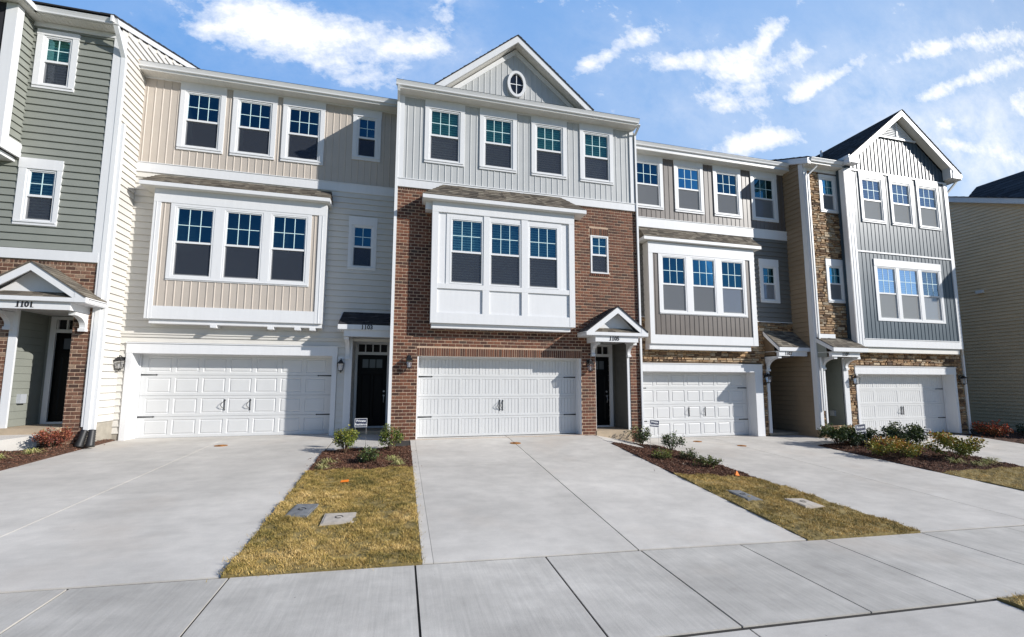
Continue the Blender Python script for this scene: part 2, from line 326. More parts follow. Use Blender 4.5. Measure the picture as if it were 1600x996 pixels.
def struct(o, label=None):
    o['kind'] = 'structure'
    if label: o['label'] = label
    return o

def front(Y): return lambda u, v, z: (u, Y-v, z)            # wall facing the street
def faceR(X): return lambda u, v, z: (X+v, u, z)            # wall facing right, u runs into depth
def faceL(X): return lambda u, v, z: (X-v, u, z)            # wall facing left

def spans(a, b, holes):                                    # 1-D interval minus holes
    out = [(a, b)]
    for h0, h1 in holes:
        nx = []
        for p, q in out:
            if h1 <= p or h0 >= q: nx.append((p, q)); continue
            if h0 > p: nx.append((p, h0))
            if h1 < q: nx.append((h1, q))
        out = nx
    return [(p, q) for p, q in out if q-p > 1e-4]
def backing(mb, m, x0, x1, z0, z1, holes, v=0.0, mi=0):
    zs = sorted({z0, z1, *[min(max(h[2], z0), z1) for h in holes], *[min(max(h[3], z0), z1) for h in holes]})
    for a, b in zip(zs, zs[1:]):
        if b-a < 1e-5: continue
        for p, q in spans(x0, x1, [(h[0], h[1]) for h in holes if h[2] < b-1e-6 and h[3] > a+1e-6]):
            mb.face([m(p, v, a), m(q, v, a), m(q, v, b), m(p, v, b)], .5, mi)
def lap(mb, m, x0, x1, z0, z1, e, holes=(), clip=None, th=.036, gap=.010):
    z = z0
    while z < z1-1e-3:
        zt = min(z+e, z1)
        cuts = sorted({z, zt, *[h[2] for h in holes if z < h[2] < zt], *[h[3] for h in holes if z < h[3] < zt]})
        V = lambda zz: th-(th-.004)*(zz-z)/e
        for a, b in zip(cuts, cuts[1:]):
            xa, xb = x0, x1; low = a == z
            if low: a = min(a+gap, b-.001)
            if clip:
                c = clip((a+b)/2)
                if c is None: continue
                xa, xb = max(x0, c[0]), min(x1, c[1])
                if xb-xa < .02: continue
            for p, q in spans(xa, xb, [(h[0]-.02, h[1]+.02) for h in holes if h[2] < b-1e-6 and h[3] > a+1e-6]):
                mb.face([m(p, V(a), a), m(q, V(a), a), m(q, V(b), b), m(p, V(b), b)])
                if low: mb.face([m(p, V(a), a), m(q, V(a), a), m(q, .003, a), m(p, .003, a)])
                for k in (p, q): mb.face([m(k, 0, a), m(k, V(a), a), m(k, V(b), b), m(k, 0, b)])
        z += e
def batten(mb, m, x0, x1, z0, z1, pitch=.19, holes=(), clip=None, rib=.030, pr=.012):
    if clip is None: backing(mb, m, x0, x1, z0, z1, holes, .006)
    x = x0+pitch*.5
    while x < x1-.01:
        zt = z1 if clip is None else min(z1, clip(x))
        if zt-z0 > .03:
            for a, b in spans(z0, zt, [(h[2], h[3]) for h in holes if h[0] < x+rib/2 and h[1] > x-rib/2]):
                p, q = x-rib/2, x+rib/2; v1 = .006+pr
                mb.face([m(p+.006, v1, a), m(q-.006, v1, a), m(q-.006, v1, b), m(p+.006, v1, b)])
                mb.face([m(p-.004, .006, a), m(p+.006, v1, a), m(p+.006, v1, b), m(p-.004, .006, b)])
                mb.face([m(q-.006, v1, a), m(q+.004, .006, a), m(q+.004, .006, b), m(q-.006, v1, b)])
                mb.face([m(p-.004, .006, a), m(q+.004, .006, a), m(q-.006, v1, a), m(p+.006, v1, a)])
        x += pitch
def bricks(mb, m, x0, x1, z0, z1, L=.205, H=.0925, holes=(), mort=.018, v=.008, flipbond=True, clipfn=None):
    k = 0; z = z0
    while z < z1-.01:
        zt = min(z+H, z1); a, b = z+mort*.5, zt-mort*.5
        x = x0-(L/2 if (k % 2 and flipbond) else 0)
        hs = [(h[0], h[1]) for h in holes if h[2] < b-1e-6 and h[3] > a+1e-6]
        while x < x1:
            for p, q in spans(max(x, x0), min(x+L, x1), hs):
                if q-p < .03: continue
                j = random.uniform(-.0015, .0025); g = mort*.5
                P = [m(p+g, 0, a), m(q-g, 0, a), m(q-g, 0, b), m(p+g, 0, b), m(p+g+.002, v+j, a+.002), m(q-g-.002, v+j, a+.002), m(q-g-.002, v+j, b-.002), m(p+g+.002, v+j, b-.002)]
                mb.hull(P, [(4, 5, 6, 7), (0, 1, 5, 4), (1, 2, 6, 5), (2, 3, 7, 6), (3, 0, 4, 7)], random.random())
            x += L
        z += H; k += 1
def stones(mb, m, x0, x1, z0, z1, holes=()):
    z = z0
    while z < z1-.015:
        h = random.choice([.055, .07, .085, .1, .12]); zt = min(z+h, z1)
        if z1-zt < .03: zt = z1
        x = x0-random.uniform(0, .2)
        hs = [(q[0], q[1]) for q in holes if q[2] < zt-1e-6 and q[3] > z+1e-6]
        while x < x1:
            w = random.uniform(.1, .36)
            split = zt-z > .09 and random.random() < .3
            for za_, zb_ in (((z, (z+zt)/2), ((z+zt)/2, zt)) if split else ((z, zt),)):
                for p, q in spans(max(x, x0), min(x+w, x1), hs):
                    if q-p < .025: continue
                    g = .006; v = random.uniform(.012, .05); t = random.uniform(-.012, .012); i = min(.014, (q-p)*.2)
                    jj = lambda: random.uniform(-.006, .006)
                    a, b = za_+g, zb_-g
                    P = [m(p+g, 0, a), m(q-g, 0, a), m(q-g, 0, b), m(p+g, 0, b),
                         m(p+g+i, v+t, a+i*.6+jj()), m(q-g-i, v-t, a+i*.6+jj()), m(q-g-i, v-t+jj(), b-i*.6+jj()), m(p+g+i, v+t+jj(), b-i*.6+jj())]
                    mb.hull(P, [(4, 5, 6, 7), (0, 1, 5, 4), (1, 2, 6, 5), (2, 3, 7, 6), (3, 0, 4, 7)], random.random())
            x += w
        z = zt
def shingles(mb, A, B, C_, D, expo=.135, tab=.24):
    """A,B = eave ends, C_,D = ridge ends (A-D and B-C_ are the rakes)"""
    A, B, C_, D = map(Vector, (A, B, C_, D)); n = (B-A).cross(D-A).normalized()
    if n.z < 0: n = -n
    h = ((D+C_)/2-(A+B)/2).length; k = max(1, int(round(h/expo)))
    for i in range(k):
        t0, t1 = i/k, min(1, (i+1.25)/k)
        p0, p1 = A.lerp(D, t0), B.lerp(C_, t0); q0, q1 = A.lerp(D, t1), B.lerp(C_, t1)
        l = (p1-p0).length; x = -random.uniform(0, tab)
        while x < l:
            w = tab*random.choice([.5, .8, 1, 1.3]); a = max(0, x)/l; b = min(l, x+w)/l; x += w
            if b-a < 1e-4: continue
            e = random.choice([.008, .016])
            P = [p0.lerp(p1, a), p0.lerp(p1, b), q0.lerp(q1, b), q0.lerp(q1, a)]
            Q = [P[0]+n*(e+.006), P[1]+n*(e+.006), P[2]+n*.002, P[3]+n*.002]
            mb.hull(P+Q, [(4, 5, 6, 7), (0, 1, 5, 4), (1, 2, 6, 5), (3, 0, 4, 7)], random.random())
    mb.face([A-n*.02, B-n*.02, C_-n*.02, D-n*.02], .3)
    mb.face([A, B, B-n*.02, A-n*.02], .2); mb.face([A, D, D-n*.02, A-n*.02], .2); mb.face([B, C_, C_-n*.02, B-n*.02], .2)

# ------------------------------------------------------------------ building parts
def window(root, m, x0, x1, z0, z1, cas=(.12, .12, .12, .12), cols=3, blind=True, up=GLASSB, screen=SCREEN, label=None, backlit=None, rows=2, sill=True, d=.55):
    """x0..z1 is the opening; cas = casing widths left, right, bottom, top"""
    l, r, b, t = cas; mb = MB()
    if l: mb.wbox(m, x0-l, x0, z0-b, z1, 0, .042)
    if r: mb.wbox(m, x1, x1+r, z0-b, z1, 0, .042)
    if b: mb.wbox(m, x0, x1, z0-b, z0, 0, .042)
    if t: mb.wbox(m, x0-l-.01, x1+r+.01, z1, z1+t, 0, .046)
    if b and sill and l: mb.wbox(m, x0-l+.02, x1+r-.02, z0-b*.42, z0-b*.12, .042, .060)
    # dark room behind
    for P in ([(x0, -d, z0), (x1, -d, z0), (x1, -d, z1), (x0, -d, z1)], [(x0, -d, z0), (x0, 0, z0), (x0, 0, z1), (x0, -d, z1)], [(x1, -d, z0), (x1, 0, z0), (x1, 0, z1), (x1, -d, z1)],
              [(x0, -d, z0), (x1, -d, z0), (x1, 0, z0), (x0, 0, z0)], [(x0, -d, z1), (x1, -d, z1), (x1, 0, z1), (x0, 0, z1)]):
        mb.face([m(*p) for p in P], .5, 1)
    wo = mb.build('window', [WHITE, CASE], root)
    if label: wo['label'] = label
    f = .045; zm = z0+(z1-z0)*.488
    fr = MB()
    fr.wbox(m, x0, x0+f, z0, z1, -.06, .022); fr.wbox(m, x1-f, x1, z0, z1, -.06, .022)
    fr.wbox(m, x0+f, x1-f, z0, z0+f*.9, -.06, .022); fr.wbox(m, x0+f, x1-f, z1-f*.9, z1, -.06, .022)
    g0, g1, h0, h1 = x0+f, x1-f, z0+f*.9, z1-f*.9
    s = .028
    fr.wbox(m, g0, g1, zm-.028, zm+.028, -.045, .008)                       # meeting rail
    fr.wbox(m, g0, g0+s, zm+.028, h1, -.03, .004); fr.wbox(m, g1-s, g1, zm+.028, h1, -.03, .004); fr.wbox(m, g0+s, g1-s, h1-s, h1, -.03, .004)
    fr.wbox(m, g0, g0+s, h0, zm-.028, -.055, -.022); fr.wbox(m, g1-s, g1, h0, zm-.028, -.055, -.022); fr.wbox(m, g0+s, g1-s, h0, h0+s*1.3, -.055, -.022)
    fr.build('window_frame', WHITE2, wo)
    gl = MB(); j = lambda: random.uniform(-.0012, .0012)
    gl.face([m(g0+s, -.018+j(), zm+.028), m(g1-s, -.018+j(), zm+.028), m(g1-s, -.018+j(), h1-s), m(g0+s, -.018+j(), h1-s)], .5, 0)
    gl.face([m(g0+s, -.045, h0+s), m(g1-s, -.045, h0+s), m(g1-s, -.045, zm-.028), m(g0+s, -.045, zm-.028)], .5, 1)
    gl.build('pane', [up, GLASSL], wo)
    gr = MB(); gw = .009
    for i in range(1, cols):
        c = g0+s+(g1-g0-2*s)*i/cols; gr.wbox(m, c-gw, c+gw, zm+.028, h1-s, -.0165, -.011)
    for i in range(1, rows):
        c = zm+.028+(h1-s-zm-.028)*i/rows; gr.wbox(m, g0+s, g1-s, c-gw, c+gw, -.0162, -.0112)
    gr.build('muntin_grille', MUNT, wo)
    sc = MB(); sc.face([m(g0+s*.5, -.012, h0), m(g1-s*.5, -.012, h0), m(g1-s*.5, -.012, zm-.03), m(g0+s*.5, -.012, zm-.03)])
    sc.build('insect_screen', screen, wo)
    if blind:
        bl = MB(); z = z0+.03
        while z < z1-.06:
            bl.face([m(x0+.03, -.115, z), m(x1-.03, -.115, z), m(x1-.03, -.08, z+.042), m(x0+.03, -.08, z+.042)]); z += .075
        bl.wbox(m, x0+.03, x1-.03, z1-.07, z1-.02, -.13, -.08)
        bl.build('window_blind', BLIND if blind is True else blind, wo)
    return wo
def text_mesh(name, body, m, u, z, size, v, mat, parent, depth=.006, serif=False, bold=0.0):
    cu = bpy.data.curves.new(name, 'FONT'); cu.body = body; cu.size = size; cu.align_x = 'CENTER'; cu.align_y = 'CENTER'; cu.extrude = depth/2; cu.offset = bold
    ob = bpy.data.objects.new(name, cu); COL.objects.link(ob)
    bpy.context.view_layer.update()
    dg = bpy.context.evaluated_depsgraph_get(); me0 = ob.evaluated_get(dg).to_mesh()
    V = [tuple(x.co) for x in me0.vertices]; F = [tuple(p.vertices) for p in me0.polygons]
    ob.evaluated_get(dg).to_mesh_clear(); bpy.data.objects.remove(ob)
    mb = MB()
    mb.v = [m(u+x, v+depth/2+zz, z+y) for x, y, zz in V]; mb.f = F; mb.r = [.5]*len(F); mb.m = [0]*len(F)
    if serif:      # slab serifs at the foot of each one
        w = size*.56; n = len(body)
        for i, ch in enumerate(body):
            if ch == '1':
                c = u+(i-(n-1)/2)*w*.98; mb.wbox(m, c-size*.17, c+size*.20, z-size*.36, z-size*.30, v, v+depth)
    return mb.build(name, mat, parent)
def lantern(root, m, u, z, s=1.0):
    mb = MB(); c = .16
    mb.wbox(m, u-.055*s, u+.055*s, z-.02, z+.14, 0, .02)                              # back plate
    mb.tube([m(u, .02, z+.06), m(u, .07, z+.13), m(u, c, z+.15), m(u, c, z+.09)], .011, 6)
    def ring(r, zz): return [m(u-r, c-r, zz), m(u+r, c-r, zz), m(u+r, c+r, zz), m(u-r, c+r, zz)]
    def fr(a, za_, b, zb_): mb.hull(ring(a, za_)+ring(b, zb_), [(0, 1, 2, 3), (4, 5, 6, 7), (0, 1, 5, 4), (1, 2, 6, 5), (2, 3, 7, 6), (3, 0, 4, 7)])
    fr(.095, z-.0, .095, z+.012); fr(.09, z+.012, .035, z+.085); fr(.035, z+.085, .03, z+.11)
    fr(.06, z-.215, .06, z-.20); fr(.03, z-.235, .03, z-.215)
    for sx in (-1, 1):
        for sv in (-1, 1):
            mb.tube([m(u+sx*.083, c+sv*.083, z), m(u+sx*.056, c+sv*.056, z-.205)], .007, 5)
    mb.tube([m(u, .01, z-.02), m(u, .03, z-.16), m(u, .09, z-.27), m(u, .15, z-.25), m(u, .17, z-.215)], .006, 6)
    o = mb.build('wall_lantern', BLACK, root)
    g = MB(); a, b = .076, .05
    P = [m(u-a, c-a, z-.005), m(u+a, c-a, z-.005), m(u+a, c+a, z-.005), m(u-a, c+a, z-.005), m(u-b, c-b, z-.198), m(u+b, c-b, z-.198), m(u+b, c+b, z-.198), m(u-b, c+b, z-.198)]
    g.hull(P, [(0, 1, 5, 4), (1, 2, 6, 5), (2, 3, 7, 6), (3, 0, 4, 7)])
    g.build('lantern_glass', GLASSC, o)
    b_ = MB(); b_.tube([m(u, c, z-.19), m(u, c, z-.08)], .018, 8); b_.build('candle_tube', WHITE2, o)
    return o
def garage(root, W_, x0, x1, zb, zt, frame=None, rec=.36, style='panel', hinges=True, handle_u=None):
    """opening x0..x1, zb..zt in wall plane W_; door stands rec behind it"""
    m = front(W_)
    fr = MB()
    if frame: # cased opening
        l, t = frame; lx = x0-l if l > 0 else x0
        if l > 0: fr.wbox(m, lx, x0, zb, zt, 0, .05)
        fr.wbox(m, x1, x1+abs(l), zb, zt, 0, .05)
        fr.wbox(m, lx-.01, x1+abs(l)+.01, zt, zt+t, 0, .055)
        fr.wbox(m, lx-.02, x1+abs(l)+.02, zt+t, zt+t+.025, 0, .08)
    # jamb and head lining
    fr.wbox(m, x0-.03, x0, zb, zt+.03, -rec-.05, -.002); fr.wbox(m, x1, x1+.03, zb, zt+.03, -rec-.05, -.002); fr.wbox(m, x0, x1, zt, zt+.03, -rec-.05, -.002)
    fr.wbox(m, x0, x0+.045, zb, zt, -rec+.01, -rec+.035); fr.wbox(m, x1-.045, x1, zb, zt, -rec+.01, -rec+.035); fr.wbox(m, x0+.045, x1-.045, zt-.045, zt, -rec+.01, -rec+.035)
    fr.build('garage_frame', WHITE, root)
    d = MB(); dv = -rec; n = 4; H = (zt-zb-.01)/n; w = x1-x0
    for i in range(n):
        a, b = zb+.01+i*H+.004, zb+.01+(i+1)*H-.004
        cells = []
        if style == 'panel':
            k = 7; sx = .20; pit = (w-2*sx+.10)/k; pz = .078
            for j in range(k): cells.append((x0+sx+j*pit, x0+sx+j*pit+pit-.10, a+pz, b-pz))
        else:
            k = 8 if style == 'bead' else 4; gp = .035 if k == 8 else .04; sx = .06; pit = (w-2*sx)/k
            for j in range(k): cells.append((x0+sx+j*pit+gp, x0+sx+(j+1)*pit-gp, a+.06, b-.06))
        backing(d, m, x0+.01, x1-.01, a, b, cells, dv)
        d.wbox(m, x0+.01, x1-.01, a, b, dv-.04, dv-.03)
        for sgn, zz in ((-1, a), (1, b)):
            d.face([m(x0, dv, zz), m(x1, dv, zz), m(x1, dv-.03, zz+sgn*.004), m(x0, dv-.03, zz+sgn*.004)])
        for (p, q, r, s) in cells:
            if style == 'panel':       # pressed rectangle: groove then raised field
                def ringq(o0, v0, o1, v1):
                    A = [m(p+o0, v0, r+o0), m(q-o0, v0, r+o0), m(q-o0, v0, s-o0), m(p+o0, v0, s-o0)]; B_ = [m(p+o1, v1, r+o1), m(q-o1, v1, r+o1), m(q-o1, v1, s-o1), m(p+o1, v1, s-o1)]
                    for t in range(4): d.face([A[t], A[(t+1) % 4], B_[(t+1) % 4], B_[t]])
                ringq(0, dv, .018, dv-.014); ringq(.018, dv-.014, .026, dv-.014); ringq(.026, dv-.014, .05, dv-.002)
                d.face([m(p+.05, dv-.002, r+.05), m(q-.05, dv-.002, r+.05), m(q-.05, dv-.002, s-.05), m(p+.05, dv-.002, s-.05)])
            else:                      # beaded carriage-house field
                A = [(p, r), (q, r), (q, s), (p, s)]
                for t in range(4):
                    (a0, c0), (a1, c1) = A[t], A[(t+1) % 4]
                    d.face([m(a0, dv, c0), m(a1, dv, c1), m(a1+(.008 if a1 == p else -.008), dv-.009, c1+(.008 if c1 == r else -.008)), m(a0+(.008 if a0 == p else -.008), dv-.009, c0+(.008 if c0 == r else -.008))])
                nb = 5 if style == 'bead' else 11; bw = (q-p-.016)/nb
                for t in range(nb):
                    u0 = p+.008+t*bw; gq = .007
                    d.face([m(u0+gq, dv-.007, r+.008), m(u0+bw-gq, dv-.007, r+.008), m(u0+bw-gq, dv-.007, s-.008), m(u0+gq, dv-.007, s-.008)])
                    d.face([m(u0, dv-.02, r+.008), m(u0+gq, dv-.007, r+.008), m(u0+gq, dv-.007, s-.008), m(u0, dv-.02, s-.008)])
                    d.face([m(u0+bw-gq, dv-.007, r+.008), m(u0+bw, dv-.02, r+.008), m(u0+bw, dv-.02, s-.008), m(u0+bw-gq, dv-.007, s-.008)])
    do = d.build('garage_door', GARW, root)
    sl = MB(); sl.wbox(m, x0, x1, zb, zb+.012, dv-.035, dv-.002); sl.build('weather_seal', BLACK, do)
    if hinges:
        for hz in (zb+.01+H, zb+.01+3*H):
            for sgn, e in ((1, x0+.05), (-1, x1-.05)):
                hb = MB(); A = [(e, hz-.02), (e+sgn*.36, hz-.012), (e+sgn*.365, hz-.024), (e+sgn*.41, hz), (e+sgn*.365, hz+.024), (e+sgn*.36, hz+.012), (e, hz+.02)]
                hb.prism([(x, z) for x, z in A], W_-dv-.012, W_-dv-.001); hb.build('strap_hinge', BLACK, do)
    zc = zb+.01+H*1.5+.02
    for u in handle_u or ():
        hb = MB(); A = [(u-.008, zc-.11), (u-.016, zc-.14), (u, zc-.165), (u+.016, zc-.14), (u+.008, zc-.11), (u+.008, zc+.11), (u+.024, zc+.125), (u, zc+.17), (u-.024, zc+.125), (u-.008, zc+.11)]
        hb.prism(A, W_-dv-.012, W_-dv-.001)
        hb.tube([m(u, dv+.01, zc-.11), m(u-.05, dv+.05, zc-.07), m(u-.085, dv+.07, zc), m(u-.05, dv+.05, zc+.07), m(u, dv+.01, zc+.11)], .008, 6)
        hb.build('pull_handle', BLACK, do)
    return do
def gutter(root, x0, x1, Yf, zt, name='gutter', dirx=True):
    """K-profile gutter along x, front lip at Y=Yf, top at zt"""
    P = [(0, 0), (-.0, .0), (.012, 0), (.012, -.02), (.03, -.045), (.045, -.075), (.055, -.125), (.125, -.125), (.125, 0), (.117, 0), (.117, -.118), (.062, -.118), (.02, -.03), (.02, 0)]
    poly = [(Yf+a, zt+b) for a, b in P[1:]]
    mb = MB(); mb.xprism(poly, x0, x1)
    for xx in (x0, x1): mb.xprism([(Yf+.002, zt-.004), (Yf+.03, zt-.045), (Yf+.055, zt-.124), (Yf+.124, zt-.124), (Yf+.124, zt-.004)], xx-.004, xx+.004)
    mb.build(name, WHITE2, root)
def soffit(root, x0, x1, y0, y1, z, frieze=None):
    mb = MB(); x = x0; p = .1
    while x < x1-1e-3:
        e = min(x+p-.008, x1); mb.box(x, e, y0, y1, z, z+.012)
        x += p
    mb.box(x0, x1, y0, y1, z+.008, z+.02)
    mb.build('soffit', SOFF, root)
def downspout(root, pts, name='downspout', w=.075, d=.055, mat=None):
    mb = MB()
    for a, b in zip(pts, pts[1:]):
        a, b = Vector(a), Vector(b)
        sx = Vector((1, 0, 0)); t = (b-a).normalized(); sy = t.cross(sx).normalized()
        o = [(-1, -1), (1, -1), (1, 1), (-1, 1)]
        ex = t*.012
        P = [a-ex+sx*i*w/2+sy*j*d/2 for i, j in o]+[b+ex+sx*i*w/2+sy*j*d/2 for i, j in o]
        mb.hull(P, [(0, 1, 2, 3), (4, 5, 6, 7), (0, 1, 5, 4), (1, 2, 6, 5), (2, 3, 7, 6), (3, 0, 4, 7)])
        for i_ in (-.5, 0, .5):
            P = [a+sx*(i_*w*.8-.004)-sy*(d/2+.003), a+sx*(i_*w*.8+.004)-sy*(d/2+.003), b+sx*(i_*w*.8+.004)-sy*(d/2+.003), b+sx*(i_*w*.8-.004)-sy*(d/2+.003)]
            mb.face(P)
    mb.build(name, mat or WHITE2, root)
def bracket(root, x, w, Yw, z, size=.36, proj=.42):
    """curved bracket under a porch roof; wall at Yw, top at z"""
    mb = MB(); outer = []; inner = []
    for i in range(9):
        a = i/8*math.pi/2
        outer.append((Yw-.02-proj*.86*(1-math.cos(a))-.02, z-size+.03+(size-.09)*math.sin(a)))
    prof = [(Yw, z), (Yw-proj, z), (Yw-proj, z-.07)]
    for i in range(9):
        a = i/8*math.pi/2; prof.append((Yw-.085-(proj-.11)*(1-math.sin(a)), z-.075-(size-.16)*(1-math.cos(a))))
    prof += [(Yw-.10, z-size), (Yw, z-size)]
    mb.xprism(prof, x-w/2, x+w/2); mb.xprism([(Yw, z-size-.02), (Yw, z-size+.05), (Yw-.115, z-size+.05), (Yw-.115, z-size-.02)], x-w/2-.012, x+w/2+.012)
    mb.xprism([(Yw-proj-.008, z-.075), (Yw-proj+.09, z-.075), (Yw-proj+.09, z-.002), (Yw-proj-.008, z-.002)], x-w/2-.01, x+w/2+.01)
    mb.build('bracket', WHITE, root)
def porch(root, W_, x0, x1, zf, zt, Yd, sidemat, door, wallmat=None, transom=True, lites=3, floor_front=None, sides=(True, True), doorx=None):
    """recessed entry: opening x0..x1 zf..zt in plane W_, back wall at Yd"""
    mb = MB(); e = .18
    for c, mm, ok in ((x0, faceR(x0), sides[0]), (x1, faceL(x1), sides[1])):
        if not ok: continue
        lap(mb, mm, W_+.02, Yd, zf, zt, e, th=.016, gap=.005)
        backing(mb, mm, W_+.02, Yd, zf, zt, [], 0)
    mbk = front(Yd); dx0, dx1 = doorx; dz = door
    backing(mb, mbk, x0, x1, zf, zt, [(dx0-.06, dx1+.06, zf, dz+.42)], 0)
    mb.build('porch_wall', sidemat, root)
    c = MB(); c.box(x0, x1, W_, Yd, zt, zt+.02); c.build('porch_ceiling', WHITE, root)
    f = MB(); f.box(x0, x1, W_-(floor_front or 0), Yd+.05, zf-.35, zf); f.build('porch_step', TREAD, root)
    t = MB()
    t.wbox(mbk, dx0-.12, dx0-.0, zf, dz+.42, 0, .05); t.wbox(mbk, dx1, dx1+.12, zf, dz+.42, 0, .05); t.wbox(mbk, dx0, dx1, dz, dz+.09, 0, .05); t.wbox(mbk, dx0, dx1, dz+.34, dz+.42, 0, .05)
    t.wbox(mbk, dx0, dx1, zf, zf+.05, -.02, .05)
    t.build('door_frame', WHITE, root)
    tr = MB()
    tr.wbox(mbk, dx0, dx1, dz+.09, dz+.34, -.06, -.05, mi=1)
    for i in range(0, 5):
        cc = dx0+(dx1-dx0)*i/4; tr.wbox(mbk, cc-.018, cc+.018, dz+.09, dz+.34, -.045, .01)
    tr.build('transom_window', [WHITE, CASE], root)
    d = MB(); z0, z1 = zf+.05, dz; w = dx1-dx0; zz1 = z1-.5
    hol = [(dx0+w*(.16+.235*i), dx0+w*(.16+.235*i)+w*.2, z1-.42, z1-.14) for i in range(3)]
    pan = [(dx0+w*.14, dx0+w*.46, z0+.15, zz1-.12), (dx0+w*.54, dx0+w*.86, z0+.15, zz1-.12)]
    backing(d, mbk, dx0, dx1, z0, z1, hol+pan, -.05)
    for (p, q, r, s) in pan:
        A = [mbk(p, -.05, r), mbk(q, -.05, r), mbk(q, -.05, s), mbk(p, -.05, s)]; B_ = [mbk(p+.03, -.065, r+.03), mbk(q-.03, -.065, r+.03), mbk(q-.03, -.065, s-.03), mbk(p+.03, -.065, s-.03)]
        for k in range(4): d.face([A[k], A[(k+1) % 4], B_[(k+1) % 4], B_[k]])
        d.face(B_)
    d.wbox(mbk, dx0, dx1, z0, z1, -.1, -.08)
    d.wbox(mbk, dx0+.05, dx1-.05, z1-.475, z1-.45, -.05, -.02)
    do = d.build('front_door', DOOR, root)
    g = MB()
    for (p, q, r, s) in hol: g.face([mbk(p, -.058, r), mbk(q, -.058, r), mbk(q, -.058, s), mbk(p, -.058, s)])
    g.build('door_lites', LITE, do)
    h = MB(); hx = dx1-.08
    h.tube([mbk(hx, -.05, zf+1.02), mbk(hx, .02, zf+1.02)], .028, 10); h.tube([mbk(hx, -.05, zf+1.16), mbk(hx, -.02, zf+1.16)], .03, 10)
    h.tube([mbk(hx, .0, zf+1.0), mbk(hx, .03, zf+.9), mbk(hx, .0, zf+.8)], .01, 6)
    h.build('door_handle', WIRE, do)
    return do
LITE = solid('frosted_door_lite', (.10, .11, .125), .25)

def trim(root, m, rects, name='trim_board', v=.038, mat=None):
    mb = MB()
    for r in rects: mb.wbox(m, r[0], r[1], r[2], r[3], 0, r[4] if len(r) > 4 else v)
    return mb.build(name, mat or WHITE, root)
def body(root, x0, x1, W_, z0, z1, depth=11, mat=None, left=True, right=True, lapmat=None):
    """side and back walls behind the front cladding"""
    mb = MB()
    if left: lap(mb, faceL(x0), W_, W_+depth, z0, z1, .18); backing(mb, faceL(x0), W_, W_+depth, z0, z1, [], 0)
    if right: lap(mb, faceR(x1), W_, W_+depth, z0, z1, .18); backing(mb, faceR(x1), W_, W_+depth, z0, z1, [], 0)
    mb.face([(x0, W_+depth, z0), (x1, W_+depth, z0), (x1, W_+depth, z1), (x0, W_+depth, z1)])
    return mb.build('side_wall', mat, root)
def mainroof(root, x0, x1, Ye, ze, depth=12.4, pitch=.42, mat=None, ov=.0):
    yr = Ye+depth/2; zr = ze+pitch*depth/2; mb = MB()
    for (a, b) in (((Ye+.1, ze-.02), (yr, zr)), ((Ye+depth, ze-.02), (yr, zr))):
        shingles(mb, (x0, a[0], a[1]), (x1, a[0], a[1]), (x1, b[0], b[1]), (x0, b[0], b[1]), .3, .9)
    o = mb.build('roof', mat or SHING, root)
    return o

# ------------------------------------------------------------------ bay helper
def bay(root, Y0, p, x0, x1, z0, z1, mat, holes, battenz=None, kind='board'):
    """cantilevered bay body: front at Y0-p; holes are window openings"""
    m = front(Y0-p); mb = MB()
    for f in ([(x0, Y0, z0), (x0, Y0-p, z0), (x0, Y0-p, z1), (x0, Y0, z1)], [(x1, Y0, z0), (x1, Y0-p, z0), (x1, Y0-p, z1), (x1, Y0, z1)],
              [(x0, Y0, z0), (x1, Y0, z0), (x1, Y0-p, z0), (x0, Y0-p, z0)]): mb.face(f, .5, 1)
    backing(mb, m, x0, x1, z0, z1, holes, 0, 0)
    return m, mb
def hip_roof(root, x0, x1, y0, yw, ze, zt, inl, inr, mat=None, th=.11, left_open=False):
    """small roof over a bay: eave y0,ze ; top at wall yw,zt ; inl/inr inset of the top ends"""
    mb = MB(); mt = mat or SHING
    shingles(mb, (x0, y0, ze), (x1, y0, ze), (x1-inr, yw, zt), (x0+inl, yw, zt), .12, .22)
    if inl: shingles(mb, (x0, yw, ze), (x0, y0, ze), (x0+inl, yw, zt), (x0+inl, yw, zt), .12, .22)
    if inr: shingles(mb, (x1, y0, ze), (x1, yw, ze), (x1-inr, yw, zt), (x1-inr, yw, zt), .12, .22)
    o = mb.build('bay_roof', mt, root)
    f = MB()
    f.box(x0, x1, y0, y0+.025, ze-th-.002, ze-.004); f.box(x0, x0+.025, y0+.025, yw, ze-th-.002, ze-.004); f.box(x1-.025, x1, y0+.025, yw, ze-th-.002, ze-.004)
    f.build('fascia', WHITE, root)
    s = MB(); s.box(x0+.025, x1-.025, y0+.025, yw, ze-th-.012, ze-th); s.build('soffit', SOFF, root)
    return o
